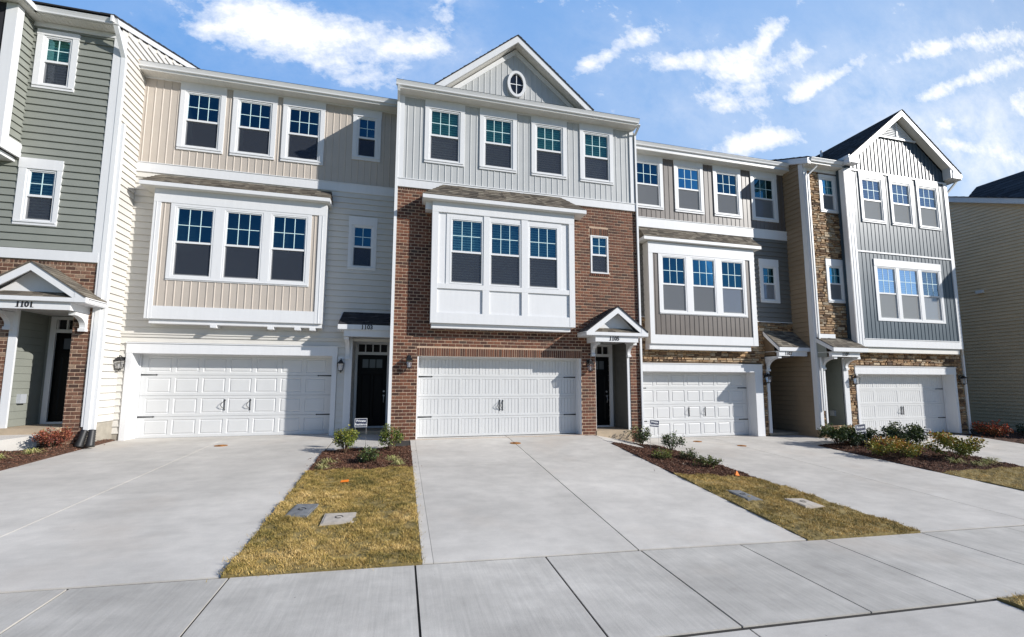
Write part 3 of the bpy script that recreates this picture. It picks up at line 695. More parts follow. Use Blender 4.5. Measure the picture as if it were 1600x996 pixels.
def gable_roof(root, xa, xl, xr, za, zl, y0, y1, mat, th=.2, ov_in=.35, name='gable_roof', wallY=None, rake=.2, inner=True, zr=None):
    """two slopes, apex at (xa,za), eaves (xl,zl) (xr,zr), front edge y0, back y1"""
    zr = zl if zr is None else zr
    mb = MB()
    shingles(mb, (xl, y0-.02, zl), (xl, y1, zl), (xa, y1, za), (xa, y0-.02, za), .16, .3)
    shingles(mb, (xr, y1, zr), (xr, y0-.02, zr), (xa, y0-.02, za), (xa, y1, za), .16, .3)
    o = mb.build(name, mat, root)
    r = MB()
    for (xe, ze) in ((xl, zl), (xr, zr)):
        r.prism([(xe, ze-.006), (xa, za-.006), (xa, za-rake*1.22), (xe, ze-rake*1.22)], y0, y0+.03)
        if inner:  # sloping soffit under the overhang
            r.prism([(xe, ze-rake*.9), (xa, za-rake*.9), (xa, za-rake*.9-.012), (xe, ze-rake*.9-.012)], y0+.03, wallY, mi=1)
        r.prism([(xe, ze-.006), (xe, ze-rake*1.22), (xe+(.02 if xe < xa else -.02), ze-rake*1.22), (xe+(.02 if xe < xa else -.02), ze-.006)], y0+.03, y1)
    r.build('rake_board', [WHITE, SOFF], root)
    return o

# =================================================================== HOUSE 1105 (brick, centre)
def house5():
    Z0 = 0; WY = 0.0
    rt_ = thing('townhouse', 'red brick townhouse numbered 1105 with white bay and oval window in its gable', 'townhouse', (3.5, 0, 0), 'townhouses in the attached row')
    m = front(WY); xl, xr = -.23, 7.42
    gar = (.45, 5.38, 0, 2.31); por = (5.86, 7.05, 0.0, 2.87); sw = (5.76, 6.375, 5.03, 6.27)
    ow = [(a-.045, b+.045, 8.13, 9.75) for a, b in ((.665, 1.503), (2.315, 3.147), (3.965, 4.806), (5.604, 6.442))]
    hb = [gar, por, sw]
    b = MB(); backing(b, m, xl, xr, -.3, 7.25, hb, 0)
    for c, mm in ((gar[0], 1), (gar[1], 1)): pass
    bw = b.build('brick_wall', MORTAR, rt_)
    sold = (gar[0]-.02, gar[1]+.03, gar[3]+.0, gar[3]+.245); swh = (sw[0]-.02, sw[1]+.02, sw[3]+.005, sw[3]+.25); sws = (sw[0]-.03, sw[1]+.03, sw[2]-.1, sw[2]-.004)
    top = (xl, xr, 7.12, 7.25)
    bb = MB(); bricks(bb, m, xl, xr, -.28, 7.12, holes=[gar, por, (sw[0]-.0, sw[1], sw[2], sw[3]), sold, swh, sws])
    bricks(bb, m, sold[0], sold[1], sold[2], sold[3]-.005, L=.0675, H=.24, flipbond=False, v=.008)
    bricks(bb, m, swh[0], swh[1], swh[2], swh[3]-.005, L=.0675, H=.24, flipbond=False, v=.008)
    bricks(bb, m, sws[0], sws[1], sws[2], sws[3], L=.0675, H=.096, flipbond=False, v=.035)
    bricks(bb, m, xl, xr, 7.12, 7.2, L=.0675, H=.08, flipbond=False, v=.008)
    bricks(bb, faceR(xr), 0, 3, -.28, 7.1)
    # returns of the openings
    bricks(bb, faceR(por[0]), .0, .12, 0, 2.87); bricks(bb, faceL(por[1]), .0, .12, 0, 2.87)
    bb.build('bricks', BRICK, bw)
    s = MB(); batten(s, m, xl+.13, xr-.2, 7.44, 10.02, .187, holes=ow); s.build('board_siding', LGREY, rt_)
    trim(rt_, m, [(xl-.01, xr, 7.205, 7.44, .05), (xl-.01, xl+.13, 7.44, 10.02, .04), (xr-.2, xr-.06, 7.44, 10.02, .04), (xl, xr, 7.44, 7.465, .065), (xl-.005, xr-.06, 9.99, 10.03, .045)])
    body(rt_, xl, xr-.01, WY, -.4, 10.0, mat=LGREY)
    for (a, bb_, c, d) in ow:
        window(rt_, m, a, bb_, c, d, (.125, .125, .1, .25), 3, True, GLASST)
    window(rt_, m, sw[0], sw[1], sw[2], sw[3], (0, 0, 0, 0), 2, True, GLASSB)
    garage(rt_, WY, *gar, style='bead', handle_u=(2.90, 2.99))
    # jamb trims
    trim(rt_, front(.06), [(gar[0], gar[0]+.03, 0, 2.31, .04), (gar[1]-.03, gar[1], 0, 2.31, .04)], 'jamb_trim')
    porch(rt_, WY, por[0], por[1], .11, 2.87, 1.05, DGREY, 2.44, doorx=(5.96, 6.83), floor_front=.02)
    trim(rt_, front(WY+.05), [(por[0], por[0]+.02, .1, 2.87, .03), (por[1]-.09, por[1], .1, 2.87, .04)], 'porch_trim')
    lantern(rt_, m, .22, 2.18); lantern(rt_, m, 5.62, 2.14)
    # bay
    p = .34; x0, x1, z0, z1 = .755, 5.05, 3.22, 6.70
    wins = [(1.26, 2.23), (2.41, 3.37), (3.58, 4.545)]; wh = [(a, b_, 4.36, 6.29) for a, b_ in wins]
    bm, mb = bay(rt_, WY, p, x0, x1, z0, z1, WHITE, wh); mb.build('bay_wall', [WHITE, WHITE], rt_)
    t = [(x0-.005, x0+.17, z0, 6.42, .05), (x1-.17, x1+.005, z0, 6.42, .05), (x0+.17, x1-.17, z0, 3.515, .044), (x0+.17, x1-.17, 4.205, 4.345, .044), (2.215, 2.412, 3.515, 4.205, .042), (3.382, 3.576, 3.515, 4.205, .042),
         (x0-.005, x1+.005, 6.42, 6.72, .054), (2.235, 2.405, 4.345, 6.42, .04), (3.375, 3.575, 4.345, 6.42, .04), (1.16, 1.26, 4.345, 6.42, .018), (4.545, 4.64, 4.345, 6.42, .018), (1.26, 4.545, 6.295, 6.42, .018)]
    trim(rt_, bm, t, 'bay_trim')
    sk = MB(); sk.box(x0+.03, x1-.12, WY-p+.05, WY-.001, z0-.13, z0-.002); sk.build('bay_skirt', WHITE, rt_)
    for (a, b_, c, d) in wh: window(rt_, bm, a, b_, c, d, (0, 0, 0, 0), 3, True, GLASSB, d=.30)
    hip_roof(rt_, .465, 5.40, -.55, WY, 6.845, 7.43, .66, .72)
    trim(rt_, m, [(.56, .76, 6.5, 6.73, .30)], 'bay_return')
    # eave, gable
    soffit(rt_, xl-.02, xr-.02, -.34, 0, 10.03); gutter(rt_, xl-.12, xr-.02, -.44, 10.225)
    trim(rt_, m, [(xl-.02, xr-.02, 10.045, 10.2, .33)], 'fascia')
    xa, za = 3.27, 12.40; sl = .83
    gw = MB(); clip = lambda x: 12.16-abs(x-xa)*sl
    gw.prism([(xa-2.25, 10.29), (xa+2.25, 10.29), (xa, 12.16)], -.006, .02)
    batten(gw, m, xa-2.2, xa+2.2, 10.2, 12.2, .187, clip=clip); gw.build('gable_siding', LGREY, rt_)
    gable_roof(rt_, xa, .74, 5.80, za, 10.30, -.36, 5.2, DSHING, wallY=0, rake=.2)
    rk = MB()
    for sg in (-1, 1): rk.prism([(xa, 12.16), (xa+sg*2.3, 12.16-2.3*sl), (xa+sg*2.3, 12.16-2.3*sl-.17), (xa, 12.16-.17)], -.045, -.008)
    rk.build('gable_frieze', WHITE, rt_)
    # oval window
    ov = MB(); n = 36; cx, cz, a, bz = 3.30, 10.955, .30, .435
    for i in range(n):
        t0, t1 = 2*math.pi*i/n, 2*math.pi*(i+1)/n
        q = lambda t, k, v: m(cx+(a-k)*math.cos(t), v, cz+(bz-k)*math.sin(t))
        ov.face([q(t0, 0, .10), q(t1, 0, .10), q(t1, .085, .10), q(t0, .085, .10)]); ov.face([q(t0, 0, 0), q(t1, 0, 0), q(t1, 0, .10), q(t0, 0, .10)]); ov.face([q(t0, .085, .10), q(t1, .085, .10), q(t1, .085, .02), q(t0, .085, .02)])
    ovo = ov.build('oval_window', WHITE, rt_)
    g = MB(); g.face([m(cx+(a-.08)*math.cos(2*math.pi*i/n), .035, cz+(bz-.08)*math.sin(2*math.pi*i/n)) for i in range(n)]); g.build('pane', DARKPANE, ovo)
    g = MB(); g.wbox(m, cx-.012, cx+.012, cz-bz+.07, cz+bz-.07, .04, .055); g.wbox(m, cx-a+.07, cx+a-.07, cz-.012, cz+.012, .041, .054); g.build('muntin_grille', WHITE2, ovo)
    mainroof(rt_, xl-.1, xr, -.34, 10.2, mat=DSHING)
    downspout(rt_, [(xl-.045, -.37, 10.10), (xl-.045, -.30, 9.97), (xl-.045, -.03, 9.80), (xl-.045, -.03, .1), (xl-.045, -.14, -.02)])
    downspout(rt_, [(xr+.0, -.36, 10.05), (xr-.0, -.05, 9.85), (xr-.0, -.05, -.25)], w=.06)
    # gabled porch hood
    xa, za, xL, xR, ze = 6.30, 3.87, 5.27, 7.29, 3.10; y0 = -.72
    portico(rt_, xa, za, xL, xR, ze, y0, WY, DSHING, '1105', 6.19, (5.58, 6.99))
    bracket(rt_, 5.76, .1, WY, 2.80, .40, .46); bracket(rt_, 6.98, .1, WY, 2.80, .40, .46)
    return rt_
def portico(root, xa, za, xL, xR, ze, y0, Wy, mat, num, nu, beam):
    sl = (za-ze)/(xR-xa)
    mb = MB()
    shingles(mb, (xL, y0-.02, ze), (xL, Wy, ze), (xa, Wy, za), (xa, y0-.02, za), .13, .2)
    shingles(mb, (xR, Wy, ze), (xR, y0-.02, ze), (xa, y0-.02, za), (xa, Wy, za), .13, .2)
    po = mb.build('porch_roof', mat, root)
    r = MB(); rk = .21
    for xe in (xL, xR):
        s = 1 if xe < xa else -1
        r.prism([(xe, ze-.006), (xa, za-.006), (xa, za-rk), (xe+s*.16, ze-.10), (xe, ze-.12)], y0, y0+.035)
        r.prism([(xe, ze-.006), (xe+s*.02, ze-.006), (xe+s*.02, ze-.12), (xe, ze-.12)], y0+.035, Wy)
    for xe, s in ((xL, 1), (xR, -1)):
        r.prism([(xe-s*.004, ze-.010), (xe+s*.22, ze+.22*sl-.012), (xe+s*.22, ze-.127), (xe-s*.004, ze-.127)], y0-.006, y0+.10)
        r.prism([(xe, ze-.03), (xa, za-.03), (xa, za-.045), (xe, ze-.045)], y0+.036, Wy-.002)
    r.box(xL, xR, y0-.004, y0+.12, ze-.125, ze-.03)                         # horizontal cornice
    r.box(xL+.01, xR-.01, y0+.02, Wy, ze-.14, ze-.126)
    r.prism([(xL+.15, ze-.1), (xR-.15, ze-.1), (xa, za-.05)], y0+.26, y0+.29)         # tympanum set back
    r.build('pediment', WHITE, po)
    pr = MB(); shingles(pr, (xL+.28, y0+.04, ze-.025), (xR-.28, y0+.04, ze-.025), (xR-.5, y0+.258, ze+.12), (xL+.5, y0+.258, ze+.12), .1, .2); pr.build('pent_shingles', SHING, po)
    b = MB(); b.box(beam[0], beam[1], y0+.07, y0+.17, ze-.31, ze-.142); b.box(beam[0], beam[0]+.1, y0+.17, Wy, ze-.31, ze-.142); b.box(beam[1]-.1, beam[1], y0+.17, Wy, ze-.31, ze-.142); b.build('beam', WHITE, po)
    text_mesh('house_number', num, front(y0+.07), nu, ze-.215, .165, .002, NUMB, po, serif=True, bold=.005)
    return po
DARKPANE = solid('dark_window_glass', (.01, .013, .02), .06, var=.05)
house5()

# =================================================================== HOUSE 1103 (cream and beige)
def house3():
    WY = 1.4; m = front(WY); xl, xr = -7.35, -.24
    rt_ = thing('townhouse', 'cream lap sided townhouse numbered 1103 with a beige board and batten bay', 'townhouse', (-3.8, WY, 0), 'townhouses in the attached row')
    gar = (-7.02, -1.985, 0.02, 2.345); por = (-1.58, -.24, .0, 2.92)
    ow = [(-6.30, -5.38, 8.335, 10.03), (-4.94, -4.0, 8.335, 10.01), (-3.58, -2.635, 8.335, 10.01), (-1.555, -.95, 8.66, 10.0)]
    sw = (-1.575, -.945, 5.10, 6.425)
    s = MB(); lap(s, m, xl, xr, 2.87, 7.46, .184, holes=[por, sw]); lap(s, m, xl, xr, .2, 2.80, .184, holes=[(gar[0]-.13, gar[1]+.13, 0, 2.65), por])
    backing(s, m, xl, xr, -.2, 7.46, [gar, por, sw], 0); s.build('lap_siding', CREAM, rt_)
    f = MB(); f.wbox(m, xl, -7.16, -.3, .2, 0, .012); f.wbox(m, -1.84, -1.62, -.3, .12, 0, .012); f.build('foundation', FOUND, rt_)
    s = MB(); batten(s, m, xl, xr, 7.72, 10.28, .192, holes=ow); s.build('board_siding', BEIGE, rt_)
    trim(rt_, m, [(xl, xr, 7.455, 7.72, .04), (xl, xr, 7.72, 7.74, .055), (xl, xr, 10.26, 10.30, .045)])
    trim(rt_, m, [(xl, xr, 2.80, 2.865, .035), (xl, xr, 2.865, 2.885, .06)], 'belt_course', mat=CREAM)
    for i, (a, b, c, d) in enumerate(ow): window(rt_, m, a, b, c, d, (.125, .125, .11, .25), 2 if i == 3 else 3, False, GLASSB)
    window(rt_, m, *sw, (.10, .10, .09, .27), 2, False, GLASSB)
    garage(rt_, WY, *gar, frame=(.135, .27), handle_u=(-4.868, -4.21))
    body(rt_, xl, xr, WY+.01, -.4, 10.2, mat=CREAM)
    porch(rt_, WY, por[0]+.14, por[1], .12, 2.92, 2.42, CREAM, 2.46, doorx=(-1.36, -.44), floor_front=.02)
    trim(rt_, m, [(-1.63, -1.43, .14, 2.92, .05)], 'porch_post')
    lantern(rt_, m, -1.725, 2.12); lantern(rt_, m, -7.24, 2.12)
    trim(rt_, m, [(-1.82, -1.64, 1.93, 2.33, .03)], 'lamp_block', mat=WHITE)
    # bay
    p = .34; x0, x1, z0, z1 = -6.67, -2.28, 3.26, 6.86
    wins = [(-6.165, -5.19), (-4.95, -3.965), (-3.755, -2.78)]; wh = [(a, b_, 4.44, 6.43) for a, b_ in wins]
    bm = front(WY-p); mb = MB()
    for q in (x0, x1): mb.face([(q, WY, z0), (q, WY-p, z0), (q, WY-p, z1), (q, WY, z1)], .5, 1)
    mb.face([(x0, WY, z0), (x1, WY, z0), (x1, WY-p, z0), (x0, WY-p, z0)], .5, 1)
    batten(mb, bm, x0+.15, x1-.2, 3.6, z1, .192, holes=wh)
    mb.m = [1 if k == 1 else 0 for k in mb.m]; mb.build('bay_wall', [BEIGE, WHITE], rt_)
    trim(rt_, bm, [(x0-.01, x0+.16, z0, 6.50, .035), (x1-.2, x1+.01, z0, 6.50, .035), (x0+.16, x1-.2, z0, 3.61, .03), (x0-.01, x1+.01, 6.50, 6.88, .04),
                   (-6.27, -6.165, 4.33, 6.5, .03), (-2.78, -2.675, 4.33, 6.5, .03), (-6.165, -2.78, 4.33, 4.44, .03), (-5.19, -4.95, 4.44, 6.43, .03), (-3.965, -3.755, 4.44, 6.43, .03), (-6.165, -2.78, 6.43, 6.5, .03),
                   (x0+.06, x0+.075, z0, 6.5, .045), (x1-.1, x1-.085, z0, 6.5, .045), (-6.25, -2.7, 4.36, 4.385, .048)], 'bay_trim')
    trim(rt_, faceR(x1), [(WY-p, WY, z0, z1, .012)], 'bay_side_trim')
    sk = MB(); sk.box(x0+.08, x1-.0, WY-p+.04, WY-.001, z0-.12, z0-.002)
    for c in (-5.05, -3.62, -2.92, -2.52): sk.box(c-.075, c+.075, WY-p-.0, WY-.03, z0-.20, z0-.121)
    sk.build('bay_skirt', WHITE, rt_)
    for (a, b_, c, d) in wh: window(rt_, bm, a, b_, c, d, (0, 0, 0, 0), 3, False, GLASSB, d=.30)
    hip_roof(rt_, -6.98, -2.17, WY-p-.22, WY, 7.00, 7.43, .25, .06)
    soffit(rt_, xl, xr, WY-.34, WY, 10.30); gutter(rt_, xl+.02, xr, WY-.44, 10.50)
    trim(rt_, m, [(xl, xr, 10.315, 10.47, .33)], 'fascia')
    mainroof(rt_, xl+.05, xr, WY-.34, 10.47, mat=DSHING)
    # shed porch hood
    mb = MB(); shingles(mb, (-1.78, .70, 3.235), (-.30, .70, 3.235), (-.30, WY, 3.70), (-1.72, WY, 3.70), .12, .22); po = mb.build('porch_roof', DSHING, rt_)
    b = MB(); b.box(-1.78, -.30, .69, .715, 3.09, 3.228); b.xprism([(.715, 3.09), (.715, 3.228), (WY, 3.68), (WY, 3.09)], -1.775, -1.75)
    b.box(-1.75, -.30, .715, WY, 3.075, 3.089); b.box(-1.62, -.30, .76, .9, 2.89, 3.074); b.box(-1.62, -1.5, .9, WY, 2.89, 3.074); b.build('beam', WHITE, po)
    text_mesh('house_number', '1103', front(.69), -.985, 3.155, .165, .002, NUMB, po, serif=True, bold=.005)
    bracket(rt_, -1.555, .11, WY, 2.885, .62, .55)
    return rt_
house3()

# =================================================================== HOUSE 1101 (sage grey, left edge)
def house1():
    WY = .25; m = front(WY); xl, xr = -16, -7.35
    rt_ = thing('townhouse', 'sage grey lap sided townhouse numbered 1101 over brown brick at the left edge', 'townhouse', (-11, WY, .1), 'townhouses in the attached row')
    por = (-8.93, -7.74, .45, 3.28)
    w1 = (-8.965, -8.36, 8.97, 10.29); w2 = (-8.985, -8.37, 5.45, 6.76)
    holes = [w1, w2]
    s = MB(); lap(s, m, xl, xr-.12, 4.76, 10.56, .183, holes=holes); backing(s, m, xl, xr, 4.5, 10.56, holes, 0); s.build('lap_siding', SAGE, rt_)
    b = MB(); backing(b, m, xl, xr, -.2, 4.55, [por], 0); bw = b.build('brick_wall', MORTAR, rt_)
    bb = MB(); bricks(bb, m, xl, xr+.0, -.15, 4.40, holes=[por]); bricks(bb, m, xl, xr, 4.40, 4.49, L=.0775, H=.09, flipbond=False)
    bricks(bb, faceL(por[1]), WY, WY+.12, .45, 3.28); bb.build('bricks', BRICK2, bw)
    trim(rt_, m, [(xl, xr, 4.505, 4.755, .045), (xr-.13, xr, 4.755, 10.54, .04), (xl, xr, 10.5, 10.62, .045)])
    window(rt_, m, *w1, (.13, .13, .11, .14), 2, True, GLASST); window(rt_, m, *w2, (.15, .10, .11, .26), 2, True, GLASSB)
    porch(rt_, WY, por[0], por[1], .50, 3.28, 1.35, SAGE, 2.84, doorx=(-8.72, -7.86), floor_front=.18)
    ob = MB(); ob.wbox(faceR(por[0]), .62, .80, 1.05, 1.27, 0, .09); ob.build('outlet_box', PLAST, rt_)
    trim(rt_, front(WY+.03), [(por[0]-.02, por[0]+.13, .5, 3.28, .05)], 'porch_post')
    # portico
    portico(rt_, -8.19, 4.30, -9.30, -7.10, 3.52, -.50, WY, SHING, '1101', -8.27, (-8.95, -7.42))
    bracket(rt_, -7.50, .12, WY, 3.20, .40, .46); bracket(rt_, -8.95, .12, WY, 3.20, .40, .46)
    # big box bay further left
    p = .55; bx = -9.20; z0 = 7.05; mb = MB()
    lap(mb, faceR(bx), WY-p, WY, z0, 10.6, .183)
    mb.face([(bx, WY-p, z0), (xl, WY-p, z0), (xl, WY-p, 10.6), (bx, WY-p, 10.6)], .5, 1); mb.build('bay_wall', [SAGE, CASE], rt_)
    trim(rt_, front(WY-p), [(bx-.17, bx, z0, 10.6, .03), (xl, bx, z0-.05, z0+.30, .03)], 'bay_trim'); trim(rt_, faceR(bx), [(WY-p-.03, WY-p+.16, z0+.30, 10.6, .052), (WY-p-.03, WY, z0-.05, z0+.30, .056)], 'bay_trim')
    sk = MB(); sk.box(xl, bx-.05, WY-p+.05, WY, z0-.16, z0-.06); sk.build('bay_skirt', WHITE, rt_)
    # eave
    soffit(rt_, -9.3, xr, WY-.34, WY, 10.63); gutter(rt_, -8.98, xr+.12, WY-.45, 10.77)
    sb = MB(); sb.box(xl, -8.98, WY-p-.34, WY, 10.62, 10.64); sb.build('soffit', SOFF, rt_)
    g2 = MB(); g2.box(-9.05, -8.93, WY-p-.44, WY-.33, 10.645, 10.77); g2.build('gutter', WHITE2, rt_); gutter(rt_, xl, -8.95, WY-p-.45, 10.77)
    bx_ = MB(); bx_.box(-9.0, -8.55, WY-.30, WY-.1, 10.78, 10.93); bx_.build('gutter_flashing', WHITE2, rt_)
    trim(rt_, m, [(-9.3, xr, 10.645, 10.74, .33)], 'fascia')
    # side wall and rake facing the cream house
    sm = faceR(xr); pitch = .41; zr = lambda y: 10.86+pitch*(y-WY)
    inv = lambda z: (WY+.13 if z < 10.9 else WY+.13+max(0, (z-10.86)/pitch-.13), 6.0)
    s = MB(); lap(s, sm, WY+.13, 6.0, .55, 13.2, .183, clip=lambda z: (max(WY+.13, WY+(z-10.80)/pitch), 6.0))
    s.face([sm(WY, 0, -.3), sm(11.5, 0, -.3), sm(11.5, 0, 10.9), sm(5.9, 0, 13.1), sm(WY, 0, 10.8)])
    s.build('side_siding', CREAM, rt_)
    trim(rt_, sm, [(WY-.04, WY+.145, .5, 10.6, .052)], 'corner_board')
    fo = MB(); fo.wbox(sm, WY+.02, 1.4, -.4, .545, 0, .02); fo.build('foundation', FOUND, rt_)
    rk = MB(); Y0_, Y1_ = WY-.5, 6.0
    rk.hull([(xr+.0, Y0_, zr(Y0_)-.02), (xr+.0, Y1_, zr(Y1_)-.02), (xr+.0, Y1_, zr(Y1_)+.22), (xr+.0, Y0_, zr(Y0_)+.14), (xr+.045, Y0_, zr(Y0_)-.02), (xr+.045, Y1_, zr(Y1_)-.02), (xr+.045, Y1_, zr(Y1_)+.22), (xr+.045, Y0_, zr(Y0_)+.14)],
            [(0, 1, 2, 3), (4, 5, 6, 7), (0, 1, 5, 4), (1, 2, 6, 5), (2, 3, 7, 6), (3, 0, 4, 7)])
    rk.build('rake_board', WHITE, rt_)
    r = MB(); shingles(r, (xl, -.22, 10.82), (xr+.07, -.22, 10.82), (xr+.07, 6.0, 13.42), (xl, 6.0, 13.42), .3, .8); r.build('roof', DSHING, rt_)
    mb = MB(); mb.face([(xl, 11.5, -.3), (xr, 11.5, -.3), (xr, 11.5, 10.9), (xl, 11.5, 10.9)]); mb.face([(xl, WY, -.3), (xl, 11.5, -.3), (xl, 11.5, 10.9), (xl, WY, 10.9)]); mb.face([(xl, 6, 13.4), (xr+.05, 6, 13.4), (xr+.05, 12, 10.9), (xl, 12, 10.9)]); mb.build('side_wall', SAGE, rt_)
    # downspout on the corner, splitting into two corrugated boots
    downspout(rt_, [(xr+.06, -.10, 10.62), (xr+.08, -.02, 10.45), (xr+.105, WY-.01, 10.0), (xr+.105, WY-.01, .42)], w=.1, d=.08)
    downspout(rt_, [(xr+.205, WY+.03, 8.2), (xr+.205, WY+.03, .42)], w=.09, d=.08)
    for dx in (.08, .23):
        bt = MB(); pts = []; rad = []
        for i in range(15):
            t = i/14; pts.append((xr+dx+(.03 if dx > .1 else -.04)*t, WY-.02-.10*t, .42-.38*t)); rad.append((.062 if i % 2 else .074)+.02*t)
        bt.tube(pts, rad, 14); bt.build('corrugated_boot', RUBBER, rt_, smooth=True)
    st = MB(); st.wbox(sm, 1.0, 1.13, 10.42, 10.55, .02, .06); st.build('wall_bracket', TAN, rt_)
    return rt_
house1()

# =================================================================== HOUSE 1107 (taupe, recessed)
def house7():
    WY = 1.05; m = front(WY); xl, xr = 7.42, 14.62; zb = -.37
    rt_ = thing('townhouse', 'dark taupe townhouse numbered 1107 with stone above the garage, recessed right of the brick house', 'townhouse', (11, WY, zb), 'townhouses in the attached row')
    gar = (8.09-.1, 12.72, zb, 1.965); por = (13.30, 14.62, zb, 2.55)
    ow = [(8.03, 9.02, 7.955, 9.62), (9.75, 10.74, 7.955, 9.62), (11.44, 12.43, 7.955, 9.62), (13.15, 14.13, 7.955, 9.62)]
    sw = (13.33, 13.96, 4.72, 6.045)
    s = MB(); batten(s, m, xl, xr, 7.50, 9.86, .19, holes=ow); s.build('board_siding', TAUPE, rt_)
    s = MB(); lap(s, m, xl, xr, 3.88, 7.15, .184, holes=[sw]); backing(s, m, xl, xr, 3.6, 7.5, [sw], 0); s.build('lap_siding', DGREY, rt_)
    b = MB(); backing(b, m, xl, xr, zb-.3, 3.87, [gar, por], 0); bw = b.build('stone_wall', SMORTAR, rt_)
    st = MB(); stones(st, m, xl, xr, zb-.1, 3.86, holes=[(gar[0]-.3, gar[1]+.34, zb-.2, 2.27), (por[0]-.06, por[1]+.1, por[2], por[3])]); st.build('stones', STONE, bw)
    trim(rt_, m, [(xl, xr, 7.14, 7.485, .04), (xl, xr, 7.485, 7.505, .055), (xl, xr, 3.862, 3.885, .05), (xl, xr, 9.83, 9.87, .045)])
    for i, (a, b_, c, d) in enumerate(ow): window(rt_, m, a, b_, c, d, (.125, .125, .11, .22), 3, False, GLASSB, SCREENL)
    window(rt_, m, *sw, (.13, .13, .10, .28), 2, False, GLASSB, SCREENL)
    garage(rt_, WY, *gar, frame=(-.33, .27), handle_u=(10.155, 10.835))
    body(rt_, xl, xr, WY+.01, zb-.3, 9.85, mat=DGREY)
    porch(rt_, WY, por[0], por[1], zb+.1, 2.55, 2.3, BROWNLAP, 1.9, doorx=(13.5, 14.4), sides=(True, False))
    trim(rt_, m, [(por[0]-.05, por[0]+.07, zb+.1, 2.3, .05)], 'porch_post')
    lantern(rt_, m, 13.2, 1.80)
    p = .34; x0, x1, z0, z1 = 8.25, 12.64, 2.91, 6.50
    wins = [(8.745, 9.735), (9.96, 10.955), (11.18, 12.165)]; wh = [(a, b_, 4.05, 6.04) for a, b_ in wins]
    bm = front(WY-p); mb = MB()
    for q in (x0, x1): mb.face([(q, WY, z0), (q, WY-p, z0), (q, WY-p, z1), (q, WY, z1)], .5, 1)
    mb.face([(x0, WY, z0), (x1, WY, z0), (x1, WY-p, z0), (x0, WY-p, z0)], .5, 1)
    batten(mb, bm, x0+.15, x1-.18, 3.2, z1, .19, holes=wh); mb.build('bay_wall', [TAUPE, WHITE], rt_)
    trim(rt_, bm, [(x0-.01, x0+.16, z0, 6.10, .035), (x1-.19, x1+.01, z0, 6.10, .035), (x0+.16, x1-.19, z0, 3.22, .03), (x0-.01, x1+.01, 6.10, 6.5, .04),
                   (8.63, 8.745, 3.95, 6.1, .03), (12.165, 12.26, 3.95, 6.1, .03), (8.745, 12.165, 3.95, 4.05, .03), (9.735, 9.96, 4.05, 6.04, .03), (10.955, 11.18, 4.05, 6.04, .03), (8.745, 12.165, 6.04, 6.1, .03), (8.65, 12.24, 3.975, 4.0, .048)], 'bay_trim')
    trim(rt_, faceL(x0), [(WY-p, WY, z0-.02, z1, .012)], 'bay_side_trim', mat=SOFF)
    sk = MB(); sk.box(x0-.02, x1-.26, WY-p+.04, WY-.001, z0-.19, z0-.002); sk.build('bay_skirt', WHITE, rt_)
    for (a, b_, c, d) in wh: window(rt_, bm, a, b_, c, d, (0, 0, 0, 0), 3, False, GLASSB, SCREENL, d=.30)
    hip_roof(rt_, 8.02, 12.90, WY-p-.16, WY, 6.64, 7.14, .05, .05)
    soffit(rt_, xl, xr, WY-.34, WY, 9.87); gutter(rt_, xl+.05, xr-.08, WY-.44, 10.14)
    trim(rt_, m, [(xl, xr, 9.885, 10.05, .33)], 'fascia')
    mainroof(rt_, xl, xr, WY-.34, 10.05, mat=DSHING)
    mb = MB(); y0 = .33; shingles(mb, (13.22, y0, 2.87), (14.66, y0, 2.87), (14.66, WY, 3.55), (13.22, WY, 3.55), .12, .22); po = mb.build('porch_roof', SHING, rt_)
    b = MB(); b.box(13.22, 14.66, y0-.01, y0+.015, 2.73, 2.862); b.xprism([(y0+.015, 2.73), (y0+.015, 2.862), (WY, 3.53), (WY, 3.38)], 13.2, 13.23); b.box(13.23, 14.6, y0+.015, WY, 2.715, 2.729); b.box(13.24, 14.5, y0+.05, y0+.16, 2.55, 2.714); b.build('beam', WHITE, po)
    c = MB(); c.xprism([(y0+.25, 2.6), (y0+.25, 2.95), (WY, 3.36), (WY, 2.6)], 13.24, 13.27); c.build('cheek_siding', BROWNLAP, po)
    text_mesh('house_number', '1107', front(y0+.05), 13.66, 2.635, .16, .002, NUMB, po, serif=True, bold=.005)
    bracket(rt_, 13.31, .12, WY, 2.545, .52, .62)
house7()

